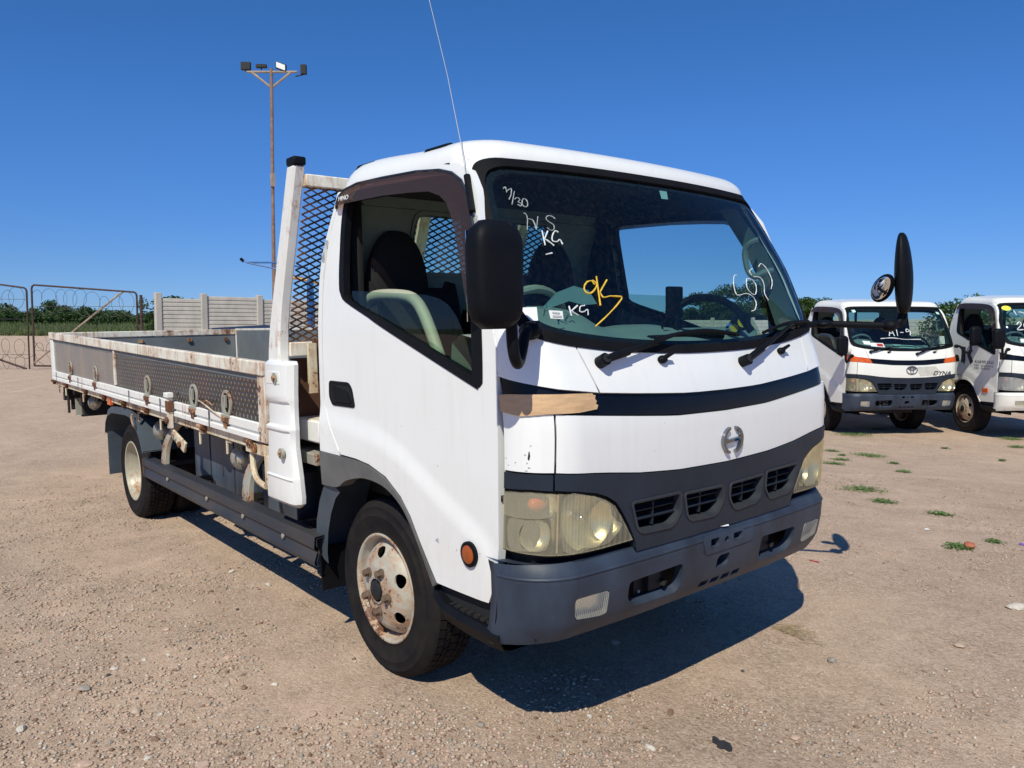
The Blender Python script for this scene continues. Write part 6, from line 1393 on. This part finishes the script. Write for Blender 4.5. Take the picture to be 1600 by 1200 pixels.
a = Vector((-30, 31.5)); b = Vector((-2, 49.6)); nseg = 15; wall([tuple(a.lerp(b, k / nseg)) for k in range(nseg + 1)], 2.16, 'long pale concrete boundary wall far behind the parked trucks', board=.2)
# flood light mast
e = empty('floodlight_mast', (-29.8, 11.25, 0)); tag(e, 'tall thin rusty floodlight mast with four lamps on a crossbar', 'light mast')
m = MB(); m.tube([(.13, -.10, 0), (.07, -.05, 6)], .08, 'pole_rust', 12); m.tube([(.07, -.05, 6), (-.16, .09, 12.55)], .07, 'pole_rust', 12); ob('pole', m, e)
m = MB(); m.box((.02, -.12, 7.55), (.16, .04, 8.1), 'pole_pale'); ob('cable_box', m, e)
RT = Vector((.6388, .7694, 0)); tp_ = Vector((-.16, .09, 0))
Q = lambda r_, z_: tp_ + RT * r_ + Vector((0, 0, z_))
m = MB(); m.tube([Q(-1.05, 12.42), Q(1.1, 12.42)], .05, 'pole_pale', 8); m.tube([Q(-.85, 12.42), Q(0, 11.75)], .05, 'pole_pale', 8); m.tube([Q(.85, 12.42), Q(0, 11.75)], .05, 'pole_pale', 8); ob('crossbar', m, e)
FW = Vector((.77, -.64, 0))
for r_, z_, w_, h_, ty in ((-1.08, 12.66, .20, .16, 0), (-.42, 12.66, .22, .07, 0), (.42, 12.64, .22, .14, 1), (1.38, 12.52, .12, .20, 2)):
    lmp = empty('floodlight', Q(r_, z_), (0, 0, 0), e); lmp.parent = e
    m = MB(); X, Y, Z = RT, FW, Vector((0, 0, 1))
    sh = .07 if ty == 1 else 0
    hx8 = [X * sx * w_ + Y * (-.08 if k == 0 else .08) + Z * (sz * h_ - sh * sx) for sz in (-1, 1) for (sx, k) in ((-1, 0), (1, 0), (1, 1), (-1, 1))]
    m.hexa(hx8, 'chassis_black'); ob('lamp_housing', m, lmp, bevel=.01)
    m = MB(); m.add([X * sx * w_ * .85 + Y * .082 + Z * (sz * h_ * .8 - sh * sx) for sx, sz in ((-1, -1), (1, -1), (1, 1), (-1, 1))], [(0, 1, 2, 3)], 'paper' if ty == 1 else 'chassis_black'); ob('lamp_face', m, lmp)
    m = MB(); m.tube([Vector((0, 0, -h_)), Vector((0, 0, -h_ - .08)) + (RT * -.35 if ty == 2 else Vector())], .03, 'chassis_black', 6); ob('lamp_bracket', m, lmp)
# blue lifting machine behind the headboard
e = empty('lifting_machine', (-16.2, 6.5, 0)); tag(e, 'blue steel lifting machine with a yellow bar seen through the headboard mesh', 'machine'); O = Vector((-16.2, 6.5, 0))
def rel(*p): return tuple(Vector(p) - O)
m = MB(); m.box((-.07, -.07, 0), (.07, .07, 2.72), 'blue_steel'); m.box((-.5, -.5, 0), (.5, .5, .25), 'blue_steel'); ob('column', m, e, bevel=.01)
m = MB(); m.tube([rel(-16.72, 5.86, 2.80), rel(-16.2, 6.5, 2.68), rel(-16.0, 6.72, 2.58)], .035, 'amber_steel', 8); ob('yellow_bar', m, e)
m = MB(); m.tube([rel(-17.36, 5.16, 3.21), rel(-17.25, 5.28, 3.13), rel(-16.84, 5.76, 3.00), rel(-16.25, 6.45, 2.72)], .022, 'blue_steel', 6); m.tube([rel(-17.25, 5.28, 3.14), rel(-16.84, 5.76, 3.14), rel(-16.25, 6.45, 3.0), rel(-16.2, 6.5, 2.7)], .022, 'blue_steel', 6); m.tube([rel(-16.84, 5.76, 3.0), rel(-16.84, 5.76, 3.14)], .02, 'blue_steel', 6); m.tube([rel(-17.38, 5.14, 3.24), rel(-17.33, 5.2, 3.17)], .04, 'black_plastic', 6); ob('boom', m, e)
# car parked far behind the bed
e = empty('parked_car', (-15.0, 5.0, 0), (0, 0, radians(70))); tag(e, 'dark blue hatchback parked behind the bed, glimpsed through the headboard mesh', 'car')
m = MB(); pr = [(-1.9, .35), (-1.95, .75), (-1.75, .95), (-1.3, 1.38), (-.2, 1.45), (.45, 1.36), (1.0, .98), (1.8, .85), (1.95, .6), (1.9, .35)]; simple('car_blue', (.03, .045, .09), .3, 0, .1)
n = len(pr); V = [(x, -.80 + (.12 if z > 1.2 else 0), z) for x, z in pr] + [(x, .80 - (.12 if z > 1.2 else 0), z) for x, z in pr]; m.add(V, [(i, (i + 1) % n, n + (i + 1) % n, n + i) for i in range(n)] + [tuple(range(n)), tuple(range(2 * n - 1, n - 1, -1))], 'car_blue'); ob('body', m, e, bevel=.06)
m = MB(); m.add([(x, s_ * y, z) for s_ in (1, -1) for x, y, z in ((-1.35, .815, 1.0), (.75, .815, 1.0), (.35, .73, 1.33), (-1.1, .73, 1.35))], [(0, 1, 2, 3), (4, 5, 6, 7)], 'far_glass'); m.add([(1.0, -.6, 1.0), (1.0, .6, 1.0), (.52, .55, 1.36), (.52, -.55, 1.36)], [(0, 1, 2, 3)], 'far_glass'); ob('window', m, e)
for x in (-1.25, 1.2):
    for s_ in (-1, 1): m = MB(); m.tube([(x, s_ * .80, .30), (x, s_ * .62, .30)], .30, 'tyre_rubber', 24); ob('wheel', m, e)
